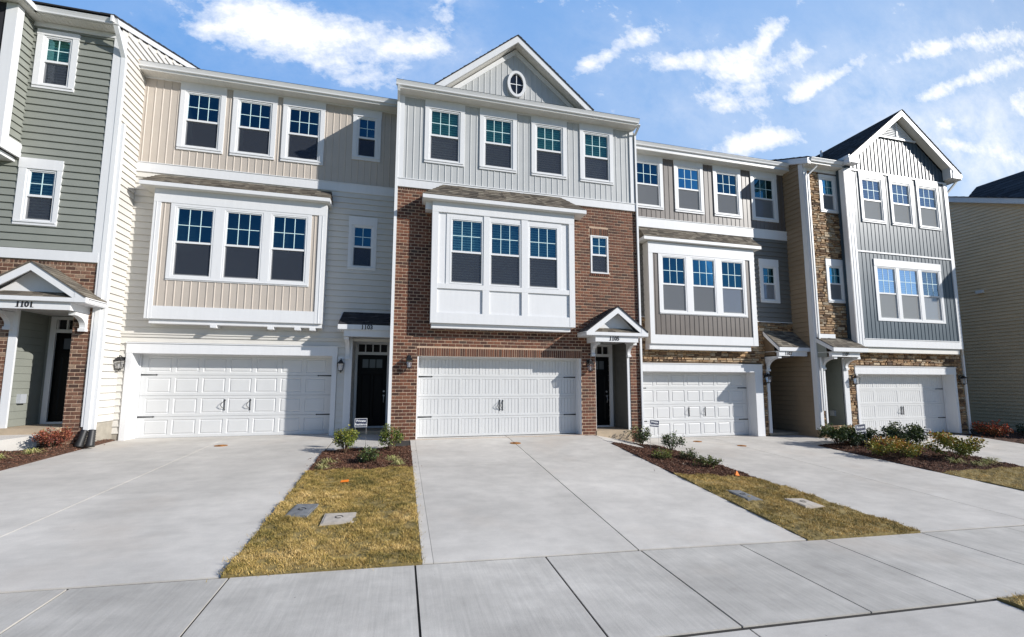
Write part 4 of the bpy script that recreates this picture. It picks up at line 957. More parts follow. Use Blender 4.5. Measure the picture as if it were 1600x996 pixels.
# =================================================================== HOUSE 1109 (blue grey, stone)
def house9():
    WY = .15; m = front(WY); xl, xr = 14.62, 21.93; zb = -.38
    rt_ = thing('townhouse', 'blue grey board sided townhouse numbered 1109 with stone base and a dark roofed front gable', 'townhouse', (18, WY, zb), 'townhouses in the attached row')
    gar = (16.47, 21.415, zb, 1.915); por = (14.92, 15.80, .05, 2.52)
    w1 = (15.44, 16.07, 8.15, 9.44); w2 = (15.47, 16.12, 4.65, 5.97)
    st = MB(); hs = [gar, por, w1, w2]
    b = MB(); backing(b, m, xl, xr, zb-.4, 2.95, hs, 0); backing(b, m, xl, 16.4, 2.95, 9.75, hs, 0); bw = b.build('stone_wall', SMORTAR, rt_)
    stones(st, m, xl+.08, xr, zb-.1, 2.93, holes=[(gar[0]-.12, gar[1]+.13, zb-.2, 2.2), (por[0]-.05, por[1]+.23, por[2], por[3])]); stones(st, m, xl+.08, 16.22, 2.93, 9.66, holes=[(w1[0]-.13, w1[1]+.13, w1[2]-.10, w1[3]+.13), (w2[0]-.115, w2[1]+.115, w2[2]-.10, w2[3]+.27), (xl, 15.5, 3.1, 3.37)]); st.build('stones', STONE, bw)
    trim(rt_, m, [(xl-.03, xl+.11, .05, 9.7, .07), (xl, 16.3, 9.62, 9.76, .06), (xl+.1, 15.5, 3.2, 3.36, .09)])
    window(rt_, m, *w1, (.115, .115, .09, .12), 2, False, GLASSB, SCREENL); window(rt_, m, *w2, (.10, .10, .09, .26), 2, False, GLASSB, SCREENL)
    # tan side wall toward the recessed house
    sm = faceL(xl); s = MB(); lap(s, sm, WY+.12, 8, zb-.2, 10.0, .184); s.face([sm(WY, 0, zb-.3), sm(11, 0, zb-.3), sm(11, 0, 10), sm(5.5, 0, 12.2), sm(WY, 0, 9.9)]); s.build('side_siding', SIDE9, rt_)
    trim(rt_, sm, [(WY-.03, WY+.145, -.1, 9.9, .052)], 'corner_board')
    mb = MB(); mb.face([(xr, WY, zb-.3), (xr, 11, zb-.3), (xr, 11, 9.9), (xr, WY, 9.9)]); mb.face([(xl, 11, zb-.3), (xr, 11, zb-.3), (xr, 11, 9.9), (xl, 11, 9.9)]); mb.build('side_wall', NAVY, rt_)
    garage(rt_, WY, *gar, frame=(.11, .27), style='bead4', handle_u=(19.05, 19.16))
    porch(rt_, WY, por[0], por[1], .02, 2.52, 1.6, SAGE, 2.15, doorx=(15.0, 15.7))
    trim(rt_, m, [(por[0]-.04, por[0]+.03, .05, 2.3, .05), (por[1]+.0, por[1]+.22, .05, 2.5, .05)], 'porch_post')
    ob = MB(); ob.wbox(faceL(por[1]), .5, .68, .35, .55, 0, .09); ob.build('outlet_box', PLAST, rt_)
    lantern(rt_, m, 16.24, 1.76); lantern(rt_, m, 21.74, 1.76)
    # projecting upper storeys
    p = .34; x0, x1, z0, z1 = 16.17, 21.54, 2.96, 9.78; bm = front(WY-p)
    ow = [(16.985, 17.985, 7.79, 9.47), (18.50, 19.48, 7.79, 9.47), (19.93, 20.93, 7.79, 9.47)]
    bg = [(17.385, 18.35, 3.98, 6.0), (18.49, 19.50, 3.98, 6.0), (19.655, 20.63, 3.98, 6.0)]
    mb = MB(); batten(mb, bm, x0+.3, x1-.16, 6.55, 9.72, .19, holes=ow); batten(mb, bm, x0+.3, x1-.16, 3.19, 6.51, .19, holes=bg)
    mb.face([(x0, WY, z0), (x0, WY-p, z0), (x0, WY-p, z1), (x0, WY, z1)]); mb.face([(x1, WY+2, z0), (x1, WY-p, z0), (x1, WY-p, z1), (x1, WY+2, z1)])
    for i in range(1): mb.wbox(faceL(x0), WY-.1, WY-.06, z0, z1, 0, .015)
    mb.face([(x0, WY, z0), (x1, WY, z0), (x1, WY-p, z0), (x0, WY-p, z0)]); mb.build('board_siding', NAVY, rt_)
    trim(rt_, bm, [(x0-.02, x0+.35, z0-.05, 9.74, .035), (x1-.17, x1+.01, z0-.05, 9.74, .035), (x0+.35, x1-.17, z0-.05, 3.19, .035), (x0+.35, x1-.17, 3.19, 3.215, .055), (x0+.35, x1-.17, 6.50, 6.56, .035), (x0+.1, x1-.0, 9.70, 9.76, .045), (x0+.10, x0+.12, z0-.05, 9.74, .045), (x0+.24, x0+.255, z0-.05, 9.74, .045)])
    trim(rt_, faceL(x0), [(WY-p-.035, WY-.18, z0-.05, 9.74, .03)], 'corner_board')
    sk = MB(); sk.box(x0-.0, x1-.1, WY-p+.04, WY-.001, z0-.25, z0-.052); sk.build('overhang_skirt', SOFF, rt_)
    for (a, b_, c, d) in ow: window(rt_, bm, a, b_, c, d, (.10, .10, .09, .22), 3, True, GLASSP, SCREENW)
    trim(rt_, bm, [(17.27, 17.385, 3.9, 6.0, .03), (20.63, 20.74, 3.9, 6.0, .03), (17.27, 20.74, 6.0, 6.28, .04), (17.385, 20.63, 3.9, 3.98, .03), (18.35, 18.49, 3.98, 6.0, .03), (19.50, 19.655, 3.98, 6.0, .03)], 'window_surround')
    for (a, b_, c, d) in bg: window(rt_, bm, a, b_, c, d, (0, 0, 0, 0), 3, True, GLASSP, SCREENW)
    # gable
    xa, za = 19.03, 12.41; sl = .80; YF = -.50
    gw = MB(); clip = lambda x: 12.12-abs(x-xa)*sl
    gw.prism([(x0, 9.70), (x1, 9.70), (x1, 12.12-(x1-xa)*sl), (xa, 12.12), (x0, 12.12-(xa-x0)*sl)], WY-p+.005, WY-p+.03)
    batten(gw, bm, x0+.05, x1-.02, 9.76, 12.2, .19, clip=lambda x: min(11.31, clip(x))); gw.build('gable_siding', NAVY, rt_)
    gable_roof(rt_, xa, 16.14, 21.98, za, za-sl*2.9, YF, 5.9, DSHING, wallY=WY-p, rake=.22, inner=True)
    v = MB(); v.prism([(xa-.95, 11.33), (xa+.95, 11.33), (xa, 12.10)], WY-p-.035, WY-p-.005)
    z = 11.40
    while z < 11.95:
        w = (12.06-z)/sl-.08; v.hull([(xa-w, WY-p-.06, z), (xa+w, WY-p-.06, z), (xa+w, WY-p-.036, z+.045), (xa-w, WY-p-.036, z+.045), (xa-w, WY-p-.036, z), (xa+w, WY-p-.036, z)], [(0, 1, 2, 3), (0, 1, 5, 4)]); z += .075
    v.box(xa-.98, xa+.98, WY-p-.065, WY-p-.03, 11.28, 11.35); v.box(xa-.03, xa+.03, WY-p-.07, WY-p-.03, 11.35, 12.0)
    v.build('gable_vent', WHITE, rt_)
    for xe, sg in ((16.14, 1), (21.98, -1)):
        fe = MB(); ez = za-sl*2.9; fe.prism([(xe, ez-.01), (xe+sg*.45, ez+.45*sl-.02), (xe+sg*.45, 9.90), (xe, 9.90)], YF-.004, YF+.028); fe.build('rake_end', WHITE, rt_)
    rt2 = MB()      # boxed returns of the gable eaves
    rt2.box(16.12, 16.62, YF, WY-p-.04, 9.86, 10.02); rt2.build('eave_return', WHITE, rt_); rt2 = MB(); rt2.box(21.5, 21.95, YF, WY-p+.3, 9.86, 10.06); rt2.prism([(21.42, 9.87), (21.93, 9.87), (21.93, 10.06), (21.42, 10.45)], YF+.02, WY-p-.01)
    rt2.build('eave_return', WHITE, rt_)
    g = MB(); g.box(16.10, 16.19, -.5, 1.2, 10.02, 10.14); g.build('gutter', WHITE2, rt_)
    g = MB(); g.box(21.95, 22.06, -.48, 5, 9.93, 10.05); g.build('gutter', WHITE2, rt_)
    soffit(rt_, xl-.02, 16.2, WY-.34, WY, 9.76); gutter(rt_, xl-.0, 16.1, WY-.44, 9.97)
    trim(rt_, m, [(xl-.02, 16.15, 9.775, 9.93, .33)], 'fascia')
    r = MB(); shingles(r, (xl-.15, WY-.36, 9.98), (16.18, WY-.36, 9.98), (16.18, 5.9, 12.55), (xl-.15, 5.9, 12.55), .3, .9); shingles(r, (16.18, .35, 10.21), (xr+.1, .35, 10.21), (xr+.1, 5.9, 12.55), (16.18, 5.9, 12.55), .3, .9); r.build('roof', DSHING, rt_)
    rk = MB(); Y0_, Y1_ = WY-.36, 5.9; zz = lambda y: 9.97+.41*(y-Y0_)
    rk.hull([(xl-.14, Y0_, zz(Y0_)-.24), (xl-.14, Y1_, zz(Y1_)-.24), (xl-.14, Y1_, zz(Y1_)-.02), (xl-.14, Y0_, zz(Y0_)-.02), (xl, Y0_, zz(Y0_)-.24), (xl, Y1_, zz(Y1_)-.24), (xl, Y1_, zz(Y1_)-.02), (xl, Y0_, zz(Y0_)-.02)],
            [(0, 1, 2, 3), (4, 5, 6, 7), (0, 1, 5, 4), (1, 2, 6, 5), (2, 3, 7, 6), (3, 0, 4, 7)]); rk.build('rake_board', WHITE, rt_)
    downspout(rt_, [(22.0, -.35, 9.95), (21.96, -.3, 9.8), (21.66, -.12, 9.35), (21.62, -.12, 3.0), (21.97, .08, 2.7), (21.97, .08, -.4)], w=.08)
    downspout(rt_, [(15.0, -.15, 9.82), (14.98, -.1, 9.7), (14.70, .02, 9.4), (14.70, .02, .6)], w=.06, d=.05)
    vp = MB(); vp.tube([(18.2, 2.3, 11.75), (18.2, 2.3, 12.05)], .05, 8); vp.build('vent_pipe', WHITE2, rt_)
    bt = MB(); bt.tube([(21.97, .08, -.25), (21.99, -.02, -.4), (22.05, -.15, -.46)], [.05, .06, .065], 10); bt.build('corrugated_boot', RUBBER, rt_)
    # shed porch hood
    y0 = -.57; mb = MB(); shingles(mb, (14.62, y0, 2.82), (16.16, y0, 2.82), (16.16, WY, 3.25), (14.62, WY, 3.25), .12, .22); po = mb.build('porch_roof', SHING, rt_)
    b = MB(); b.box(14.60, 16.17, y0-.01, y0+.015, 2.675, 2.812); b.xprism([(y0+.015, 2.675), (y0+.015, 2.812), (WY, 3.24), (WY, 3.09)], 14.60, 14.63); b.box(14.63, 16.14, y0+.015, WY, 2.66, 2.674); b.box(14.67, 15.93, y0+.12, y0+.24, 2.50, 2.659); b.build('beam', WHITE, po)
    c = MB(); c.xprism([(y0+.3, 2.5), (y0+.3, 2.86), (WY, 3.07), (WY, 2.5)], 14.64, 14.67); c.build('cheek_siding', SAGE, po)
    text_mesh('house_number', '1109', front(y0+.12), 15.28, 2.585, .16, .002, NUMB, po, serif=True, bold=.005)
    bracket(rt_, 14.87, .12, WY, 2.50, .42, .55); bracket(rt_, 15.93, .12, WY, 2.50, .42, .55)
GLASSP = glassmat('pale_reflecting_glass', .34, (.50, .62, .76), (.75, .82, .82)); SCREENW = screenmat('insect_screen_pale', (.42, .43, .43), .62)
house9()

# =================================================================== far tan house
def housefar():
    X = 26.0
    rt_ = thing('townhouse', 'tan lap sided end wall of the separate townhouse block at the right edge', 'townhouse', (27, 4, -.7))
    sm = faceL(X); y0, y1 = -3.2, 9; s = MB()
    top = lambda y: 9.5+.44*(y+.3)
    lap(s, sm, -3, 9, -.75, 13.0, .153, clip=lambda z: (max(-3, -.3+(z-9.45)/.44), 9)); s.face([sm(-3, 0, -.9), sm(9, 0, -.9), sm(9, 0, 13.4), sm(-3, 0, 8.3)])
    s.build('lap_siding', TAN, rt_)
    f = MB(); f.wbox(sm, -3, 9, -1.2, -.75, 0, .0); 
    rk = MB(); P = []
    for xx in (X-.28, X-.0):
        P += [(xx, -3.6, top(-3.6)-.20), (xx, 9, top(9)-.20), (xx, 9, top(9)+.05), (xx, -3.6, top(-3.6)+.05)]
    rk.hull(P, [(0, 1, 2, 3), (4, 5, 6, 7), (0, 1, 5, 4), (1, 2, 6, 5), (2, 3, 7, 6), (3, 0, 4, 7)]); rk.build('rake_board', WHITE, rt_)
    r = MB(); shingles(r, (X-.32, -3.7, top(-3.7)+.07), (X+9, -3.7, top(-3.7)+.07), (X+9, 9, top(9)+.07), (X-.32, 9, top(9)+.07), .3, .9)
    shingles(r, (X+.3, -3.8, 8.2), (X+.3, 4, 8.2), (X+5.2, 4, 12.6), (X+5.2, -3.8, 12.6), .3, .9)
    r.build('roof', DSHING, rt_)
    w = MB(); w.box(X+.02, X+9, -2.9, 9, -1, 8.2); w.build('front_wall', TAN, rt_)
    l = MB(); l.wbox(sm, 1.35, 1.62, 5.72, 5.86, .02, .12); l.build('wall_vent', WHITE2, rt_)
housefar()

# =================================================================== ground
def jz(X): return float(np.interp(X, [-14, -1.725, 0, 3.07, 5.8, 10.3, 14, 30], [-.10, -.44, -.49, -.59, -.69, -.82, -.90, -1.1]))
PX_ = [-40, -7.4, -7.2, -1.75, .25, 5.7, 7.95, 13.4, 14.6, 30]
def gz(X, Y):
    j = jz(X); z = float(np.interp(X, PX_, [.10, .08, .03, .03, 0, 0, -.36, -.37, -.37, -.5])); y = float(np.interp(X, PX_, [.25, .25, 1.4, 1.4, 0, 0, 1.05, 1.05, .15, .15]))
    if Y < -7.3: return j+.025*(Y+7.3)
    return j+(z-j)*(Y+7.3)/(y+7.3) if Y < y else z
def sheet(mb, x0, x1, y0, y1, dz, step=.5, side=.12, fn=gz, rnd=.5):
    nx = max(1, int(math.ceil((x1-x0)/step))); ny = max(1, int(math.ceil((y1-y0)/step)))
    xs = [x0+(x1-x0)*i/nx for i in range(nx+1)]; ys = [y0+(y1-y0)*i/ny for i in range(ny+1)]
    base = len(mb.v)
    for y in ys:
        for x in xs: mb.v.append((x, y, fn(x, y)+dz))
    W_ = nx+1
    for j in range(ny):
        for i in range(nx): mb.f.append((base+j*W_+i, base+j*W_+i+1, base+(j+1)*W_+i+1, base+(j+1)*W_+i)); mb.r.append(rnd); mb.m.append(0)
    if side:
        def wall(a, b): mb.face([a, b, (b[0], b[1], b[2]-side), (a[0], a[1], a[2]-side)])
        P = lambda x, y: (x, y, fn(x, y)+dz)
        for a, b in zip(xs, xs[1:]): wall(P(a, y0), P(b, y0)); wall(P(a, y1), P(b, y1))
        for a, b in zip(ys, ys[1:]): wall(P(x0, a), P(x0, b)); wall(P(x1, a), P(x1, b))
def slabs(name, xs, ys, mat, dz=0.0, gap=.012, label=None, skip=(), gaps={}):
    mb = MB()
    for i, (a, b) in enumerate(zip(xs, xs[1:])):
        for j, (c, d) in enumerate(zip(ys, ys[1:])):
            if (i, j) in skip: continue
            sheet(mb, a+gaps.get(a, gap)/2, b-gaps.get(b, gap)/2, c+gap/2, d-gap/2, dz+random.uniform(-.001, .001), .6, rnd=random.random())
    o = mb.build(name, mat, loc=(0, 0, 0), recalc=False); struct(o, label); return o
mb = MB()                    # one wide sheet of ground to the horizon
def far(x, y):
    z = gz(max(-14, min(30, x)), max(-9.1, min(1.4, y)))-.10
    return z if y > -12 else z-.15
X_ = [-900, -300, -100, -40, -25]+[i*1.0 for i in range(-20, 33)]+[40, 100, 300, 900]; Y_ = [-900, -300, -100, -40, -20]+[-16+i*.75 for i in range(26)]+[6, 15, 40, 100, 300, 900]
for y in Y_:
    for x in X_: mb.v.append((x, y, far(x, y)))
for j in range(len(Y_)-1):
    for i in range(len(X_)-1): mb.f.append((j*len(X_)+i, j*len(X_)+i+1, (j+1)*len(X_)+i+1, (j+1)*len(X_)+i)); mb.r.append(.5); mb.m.append(0)
struct(mb.build('ground', FARGRASS, recalc=False), 'wide ground under lawns and paving')
mb = MB(); sheet(mb, -14, 30, -9.3, 1.2, -.014, .25, 0); sheet(mb, -14, 30, -12.3, -9.3, -.05, 1.0, 0); struct(mb.build('joint_bed', JOINT, recalc=False), 'dark soil showing in the paving joints')
slabs('driveway', [-7.22, -4.62, -1.75], [-7.285, -4.05, -1.33, 1.75], CONC, gap=.006, gaps={-4.62: .015}, label='wide pale concrete driveway of the cream house')
slabs('driveway', [.30, .43, 3.06, 5.77], [-7.285, -2.9, .36], CONC, gap=.006, gaps={.43: .005, 3.06: .018}, label='concrete driveway with a dark centre joint before the brick house')
slabs('driveway', [7.97, 10.74, 13.40], [-7.285, 1.4], CONC, gap=.018, label='concrete driveway of the taupe house')
slabs('driveway', [16.65, 19.1, 21.5], [-7.285, .5], CONC, gap=.01, label='concrete driveway of the blue grey house')
slabs('sidewalk', [-14, -12.4, -10.85, -9.3, -7.75, -6.2, -4.65, -3.03, -1.66, .22, 1.78, 3.08, 4.60, 6.05, 7.95, 9.8, 11.5, 13.3, 15, 16.7, 18.4, 20.1, 22, 24], [-9.08, -7.31], SWALK, gap=.022, label='broomed concrete sidewalk crossing the driveways')
slabs('driveway_apron', [.0, 3.12, 6.3], [-11.6, -9.11], CONC, dz=-.004, gap=.02, label='concrete apron between sidewalk and street')
slabs('driveway_apron', [-7.4, -4.6, -1.7], [-11.6, -9.11], CONC, dz=-.004, gap=.02, label='concrete apron behind the sidewalk on the left')
slabs('walkway', [5.79, 6.9], [-1.12, -.30], CONC, gap=.006, label='short concrete walk to the brick house porch')
slabs('walkway', [5.79, 7.42], [-.29, -.02], CONC, gap=.006, label='narrow concrete strip under the brick house porch step')
slabs('walkway', [7.44, 7.95], [-.29, 1.0], CONC, gap=.006, label='concrete strip beside the taupe house driveway')
slabs('walkway', [-1.73, -.27], [-.92, 1.38], CONC, gap=.006, label='short concrete walk to the cream house porch')
slabs('walkway', [13.42, 14.6], [-.75, 1.0], CONC, gap=.006, label='short concrete walk to the taupe house porch')
slabs('walkway', [14.62, 16.3], [-.42, .13], CONC, gap=.006, label='short concrete walk to the blue grey house porch')
mb = MB(); mb.hull([(-12, -.45, .27), (-8.62, -.45, .27), (-8.0, -.05, .36), (-8.0, .07, .36), (-12, .07, .36), (-12, -.45, 0), (-8.62, -.45, 0), (-8.0, -.05, 0), (-8.0, .07, 0), (-12, .07, 0)],
                   [(0, 1, 2, 3, 4), (0, 1, 6, 5), (1, 2, 7, 6), (2, 3, 8, 7)])
struct(mb.build('walkway', CONC), 'angled concrete walk at the left porch')
mb = MB(); mb.face([(-60, -40, -.95), (60, -40, -.95), (60, -12.1, -.95), (-60, -12.1, -.95)]); struct(mb.build('road', ASPH), 'asphalt street behind the camera')
mb = MB()
for a, b in ((-60, -7.4), (-1.7, 0), (6.3, 60)): mb.box(a, b, -12.1, -11.62, -1.05, jz(max(-14, min(30, (a+b)/2)))-.12)
struct(mb.build('kerb', CONC), 'concrete kerb of the street')

# planting beds (mulch) and lawns: (x0,x1,y0,y1)
BEDS = [(-1.745, .295, -2.98, -.93), (5.775, 7.965, -4.05, -1.13), (13.405, 16.645, -4.2, -.76), (-8.9, -7.225, -3.2, -.46), (-8.0, -7.225, -.46, .24), (-7.34, -7.23, .24, 1.38), (21.52, 25.9, -1.6, .1), (14.62, 16.645, -.76, -.43), (-12, -8.9, -3.2, -.46), (6.92, 7.96, -1.13, -.30)]
LAWNS = [(-1.745, .295, -7.295, -2.98), (5.775, 7.965, -7.295, -4.05), (13.405, 16.645, -7.295, -4.2), (6.32, 14, -11.6, -9.10), (21.52, 27, -7.295, -1.6), (-12, -7.225, -7.29, -3.2)]
def bumpy(x, y): return gz(x, y)+.012*math.sin(x*7.1+y*3.3)+.010*math.sin(y*9.7-x*4.1)+.006*math.sin(x*23+y*17)+.006*math.sin(y*29-x*13)
mb = MB()
for r in BEDS: sheet(mb, *r, .015, .12, .10, fn=bumpy)
mb.v = mb.v; struct(mb.build('planting_bed', MULCHB, recalc=False), 'dark mulched planting beds')
mb = MB()
for r in LAWNS: sheet(mb, *r, .018, .12, .10, fn=bumpy)
struct(mb.build('lawn', LAWN, recalc=False), 'dormant turf strips between driveways')

def field(name, quads, rnds, mat, label, cat):
    V = np.asarray(quads).reshape(-1, 3); k = quads.shape[1]; n = quads.shape[0]
    me = bpy.data.meshes.new(name); me.vertices.add(len(V)); me.vertices.foreach_set('co', V.ravel())
    me.loops.add(n*k); me.loops.foreach_set('vertex_index', np.arange(n*k, dtype=np.int32))
    me.polygons.add(n); me.polygons.foreach_set('loop_start', np.arange(0, n*k, k, dtype=np.int32)); me.polygons.foreach_set('loop_total', np.full(n, k, dtype=np.int32))
    me.update(calc_edges=True); me.materials.append(mat)
    at = me.attributes.new('rnd', 'FLOAT', 'FACE'); at.data.foreach_set('value', np.asarray(rnds, dtype=np.float32))
    o = bpy.data.objects.new(name, me); COL.objects.link(o)
    return o
def vnoise(x, y, s, seed):
    r = np.random.default_rng(seed); g = r.random((64, 64)); X = (x*s) % 63; Y = (y*s) % 63; i = X.astype(int); j = Y.astype(int); fx = X-i; fy = Y-j
    fx = fx*fx*(3-2*fx); fy = fy*fy*(3-2*fy); a = g[i, j]*(1-fx)+g[(i+1) % 64, j]*fx; b = g[i, (j+1) % 64]*(1-fx)+g[(i+1) % 64, (j+1) % 64]*fx
    return a*(1-fy)+b*fy
def grass():
    Q = []; Rn = []
    dens = [11000, 6500, 2200, 4500, 900, 1400]; 
    for r, dn in zip(LAWNS, dens):
        n = int((r[1]-r[0])*(r[3]-r[2])*dn); e = .02
        e = rng.exponential(.02, n); x = rng.uniform(r[0], r[1], n)+rng.choice([-1, 1], n)*e*(rng.random(n) < .5); y = rng.uniform(r[2], r[3], n)+rng.choice([-1, 1], n)*e*(rng.random(n) < .4)
        cl = vnoise(x+20, y+20, 5.0, 1)*.55+vnoise(x+20, y+20, 13.0, 2)*.45
        keep = rng.random(n) < np.clip((cl-.16)*4.5, .12, 1)
        for bx in METERS:  # blades stay off the lids
            keep &= ~((np.abs(x-bx[0]) < bx[2]*.55) & (np.abs(y-bx[1]) < bx[3]*.55))
        x, y, cl = x[keep], y[keep], cl[keep]; n = len(x)
        z = np.array([bumpy(a, b) for a, b in zip(x, y)])+.014
        h = rng.uniform(.012, .036, n)*(.35+1.4*cl); w = rng.uniform(.0018, .004, n)*(1 if dn > 2000 else 1.7)
        az = rng.uniform(0, 2*np.pi, n); ln = rng.uniform(.3, 1.3, n)*h
        ta = az+rng.normal(0, .8, n)
        dx, dy = np.cos(az)*w, np.sin(az)*w; lx, ly = -np.sin(ta)*ln, np.cos(ta)*ln
        q = np.zeros((n, 4, 3))
        q[:, 0] = np.stack([x-dx, y-dy, z], 1); q[:, 1] = np.stack([x+dx, y+dy, z], 1)
        q[:, 2] = np.stack([x+lx+dx*.35, y+ly+dy*.35, z+h], 1); q[:, 3] = np.stack([x+lx-dx*.35, y+ly-dy*.35, z+h], 1)
        Q.append(q); Rn.append(np.clip(.5+(vnoise(x+7, y+7, 1.7, 5)-.5)*.5+(vnoise(x+7, y+9, 8, 6)-.5)*.45+rng.normal(0, .18, n), 0, 1))
    o = field('grass', np.concatenate(Q), np.concatenate(Rn), GRASS, '', '')
    tag(o, 'short yellow green dormant grass growing on the strips', 'grass', kind='stuff')
METERS = [(-1.36, -5.38, .34, .55), (-.79, -5.80, .45, .44), (6.32, -5.46, .34, .55), (7.26, -5.88, .45, .48)]
grass()
def mulch():
    Q = []; Rn = []
    dens = [5200, 4200, 2200, 2200, 2200, 800, 500, 1200, 900, 1500]
    for r, dn in zip(BEDS, dens):
        n = int((r[1]-r[0])*(r[3]-r[2])*dn)
        sp_ = (rng.random(n) < .02)*rng.normal(0, .16, n); sq_ = (rng.random(n) < .012)*rng.normal(0, .12, n)
        x = rng.uniform(r[0], r[1], n)+sp_; y = rng.uniform(r[2], r[3], n)+sq_; z = np.array([bumpy(a, b) for a, b in zip(x, y)])+.018
        L_ = rng.uniform(.008, .03, n); w = rng.uniform(.003, .009, n); a = rng.uniform(0, 2*np.pi, n); t = rng.normal(0, .45, n); rl = rng.normal(0, .6, n)
        ux = np.stack([np.cos(a)*np.cos(t), np.sin(a)*np.cos(t), np.sin(t)], 1); vx = np.stack([-np.sin(a)*np.cos(rl), np.cos(a)*np.cos(rl), np.sin(rl)], 1)
        c = np.stack([x, y, z+rng.uniform(0, .014, n)], 1); U = ux*L_[:, None]; V = vx*w[:, None]
        q = np.stack([c-U-V, c+U-V*.6, c+U*.9+V, c-U*.8+V*.8], 1); Q.append(q); Rn.append(np.clip(rng.beta(1.6, 2.0, n)+(rng.random(n) > .985)*.6, 0, 1))
    o = field('mulch', np.concatenate(Q), np.concatenate(Rn), MULCH, '', '')
    tag(o, 'dark brown bark mulch chips covering the planting beds', 'mulch', kind='stuff')
mulch()

# ------------------------------------------------------------------ shrubs
def shrub(x, y, h, w, mat, label, n=700, leaf=.028, kind='upright', group='shrubs in the planting beds', top=None):
    z = gz(x, y)+.02; rt_ = thing('shrub', label, 'shrub', (x, y, z), group)
    st = MB(); lf = MB(); tips = []
    k = 11 if kind != 'mound' else 20
    for i in range(k):
        a = 2*math.pi*i/k+random.uniform(-.4, .4); sp = random.uniform(.3, 1.05)*w*.5; hh = h*random.uniform(.55, 1.0)*(1-.35*(sp/(w*.5))**2)
        if kind == 'mound': hh = h*random.uniform(.7, 1)*math.sqrt(max(.1, 1-.8*(sp/(w*.5))**2))
        p0 = Vector((x+math.cos(a)*.02, y+math.sin(a)*.02, z-.03)); p3 = Vector((x+math.cos(a)*sp, y+math.sin(a)*sp, z+hh))
        p1 = p0.lerp(p3, .4)+Vector((0, 0, hh*.12)); p2 = p0.lerp(p3, .75)+Vector((0, 0, hh*.08))
        st.tube([p0, p1, p2, p3], [.008, .006, .004, .002], 5); tips.append((p0, p1, p2, p3))
        for s in range(3):
            t = random.uniform(.3, .8); q0 = p0.lerp(p3, t); q1 = q0+Vector((math.cos(a+random.uniform(-1.2, 1.2)), math.sin(a+random.uniform(-1.2, 1.2)), random.uniform(.3, 1))).normalized()*h*.3
            q1.x = x+(q1.x-x)*min(1, w*.55/max(.001, math.hypot(q1.x-x, q1.y-y))); q1.z = min(q1.z, z+h*1.05)
            st.tube([q0, q1], [.004, .002], 4); tips.append((q0, q0.lerp(q1, .4), q0.lerp(q1, .7), q1))
    for i in range(n):
        b = random.choice(tips); t = random.uniform(.15, 1)**.7; t3 = t*3; j = min(2, int(t3)); p = b[j].lerp(b[j+1], t3-j)
        d = Vector((random.gauss(0, 1), random.gauss(0, 1), random.gauss(.3, .8))).normalized(); p = p+d*random.uniform(.004, leaf*1.6)
        l = leaf*random.uniform(.6, 1.25); sd = d.cross(Vector((random.gauss(0, 1), random.gauss(0, 1), random.gauss(0, 1)))).normalized()*l*.34
        nn = d.cross(sd).normalized()*l*.12
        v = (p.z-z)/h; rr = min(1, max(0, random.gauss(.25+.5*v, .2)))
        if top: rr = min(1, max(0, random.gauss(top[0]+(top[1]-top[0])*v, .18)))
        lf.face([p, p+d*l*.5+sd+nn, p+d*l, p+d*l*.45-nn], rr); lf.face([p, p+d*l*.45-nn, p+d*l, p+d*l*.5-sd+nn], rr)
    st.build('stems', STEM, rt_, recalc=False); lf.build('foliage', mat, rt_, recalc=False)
    return rt_
shrub(-1.24, -1.25, .66, .66, L_OLIVE, 'upright yellow green shrub left of the porch walk of the cream house', 1300, .048)
shrub(-.17, -1.36, .70, .58, L_OLIVE, 'upright green shrub by the corner downspout of the brick house', 1200, .045, top=(.1, .55))
shrub(-.65, -2.41, .36, .42, L_DARK, 'small round dark green shrub in front of the porch walk', 900, .038, 'mound')
shrub(7.10, -.50, .60, .66, L_DARK, 'open upright green shrub below the private residence sign', 800, .05, top=(.1, .9))
shrub(7.78, -1.0, .62, .74, L_DARK, 'loose leaning shrub before the taupe house garage door', 800, .05, top=(.1, .8))
shrub(6.38, -2.70, .28, .60, L_OLIVE, 'low yellow green shrub in the middle of the mulch', 600, .036, 'mound')
shrub(7.36, -2.40, .30, .60, L_DARK, 'low dark shrub beside the driveway edge with small leaves', 600, .036, 'mound', top=(.2, .9))
shrub(7.25, -3.25, .32, .72, L_OLIVE, 'low spreading shrub nearest the orange flag', 800, .036, 'mound', top=(.1, .6))
shrub(13.95, -1.05, .78, 1.35, L_DARK, 'broad dark green shrub before the blue grey house porch', 3000, .062, 'mound', top=(.1, .9))
shrub(14.78, -1.12, .72, 1.05, L_DARK, 'dark green shrub behind the tilted sign', 2200, .06, 'mound', top=(.1, .7))
shrub(15.80, -1.75, .84, 1.6, L_DARK, 'tall wide dark shrub centred before the beaded garage door', 3200, .064, 'mound', top=(.1, .8))
shrub(14.05, -2.75, .66, 1.45, L_MIX, 'yellow and orange shrub in front of the tall dark one', 2600, .058, 'mound', top=(.2, .85))
shrub(15.60, -3.2, .84, 1.35, L_MIX, 'knobbly green and orange shrub at the driveway corner', 2600, .064, top=(.1, .7))
shrub(-7.62, -.16, .52, .66, L_RED, 'dark red shrub at the foot of the brown brick pier', 2000, .038, 'mound')
shrub(22.3, -.40, .58, 1.2, L_BRIGHT, 'bright red shrub beside the downspout of the blue grey house', 1600, .07, 'mound')
shrub(24.0, -.7, .5, 1.4, L_DARK, 'dark shadowed shrub against the tan wall', 1000, .06, 'mound', top=(0, .3))

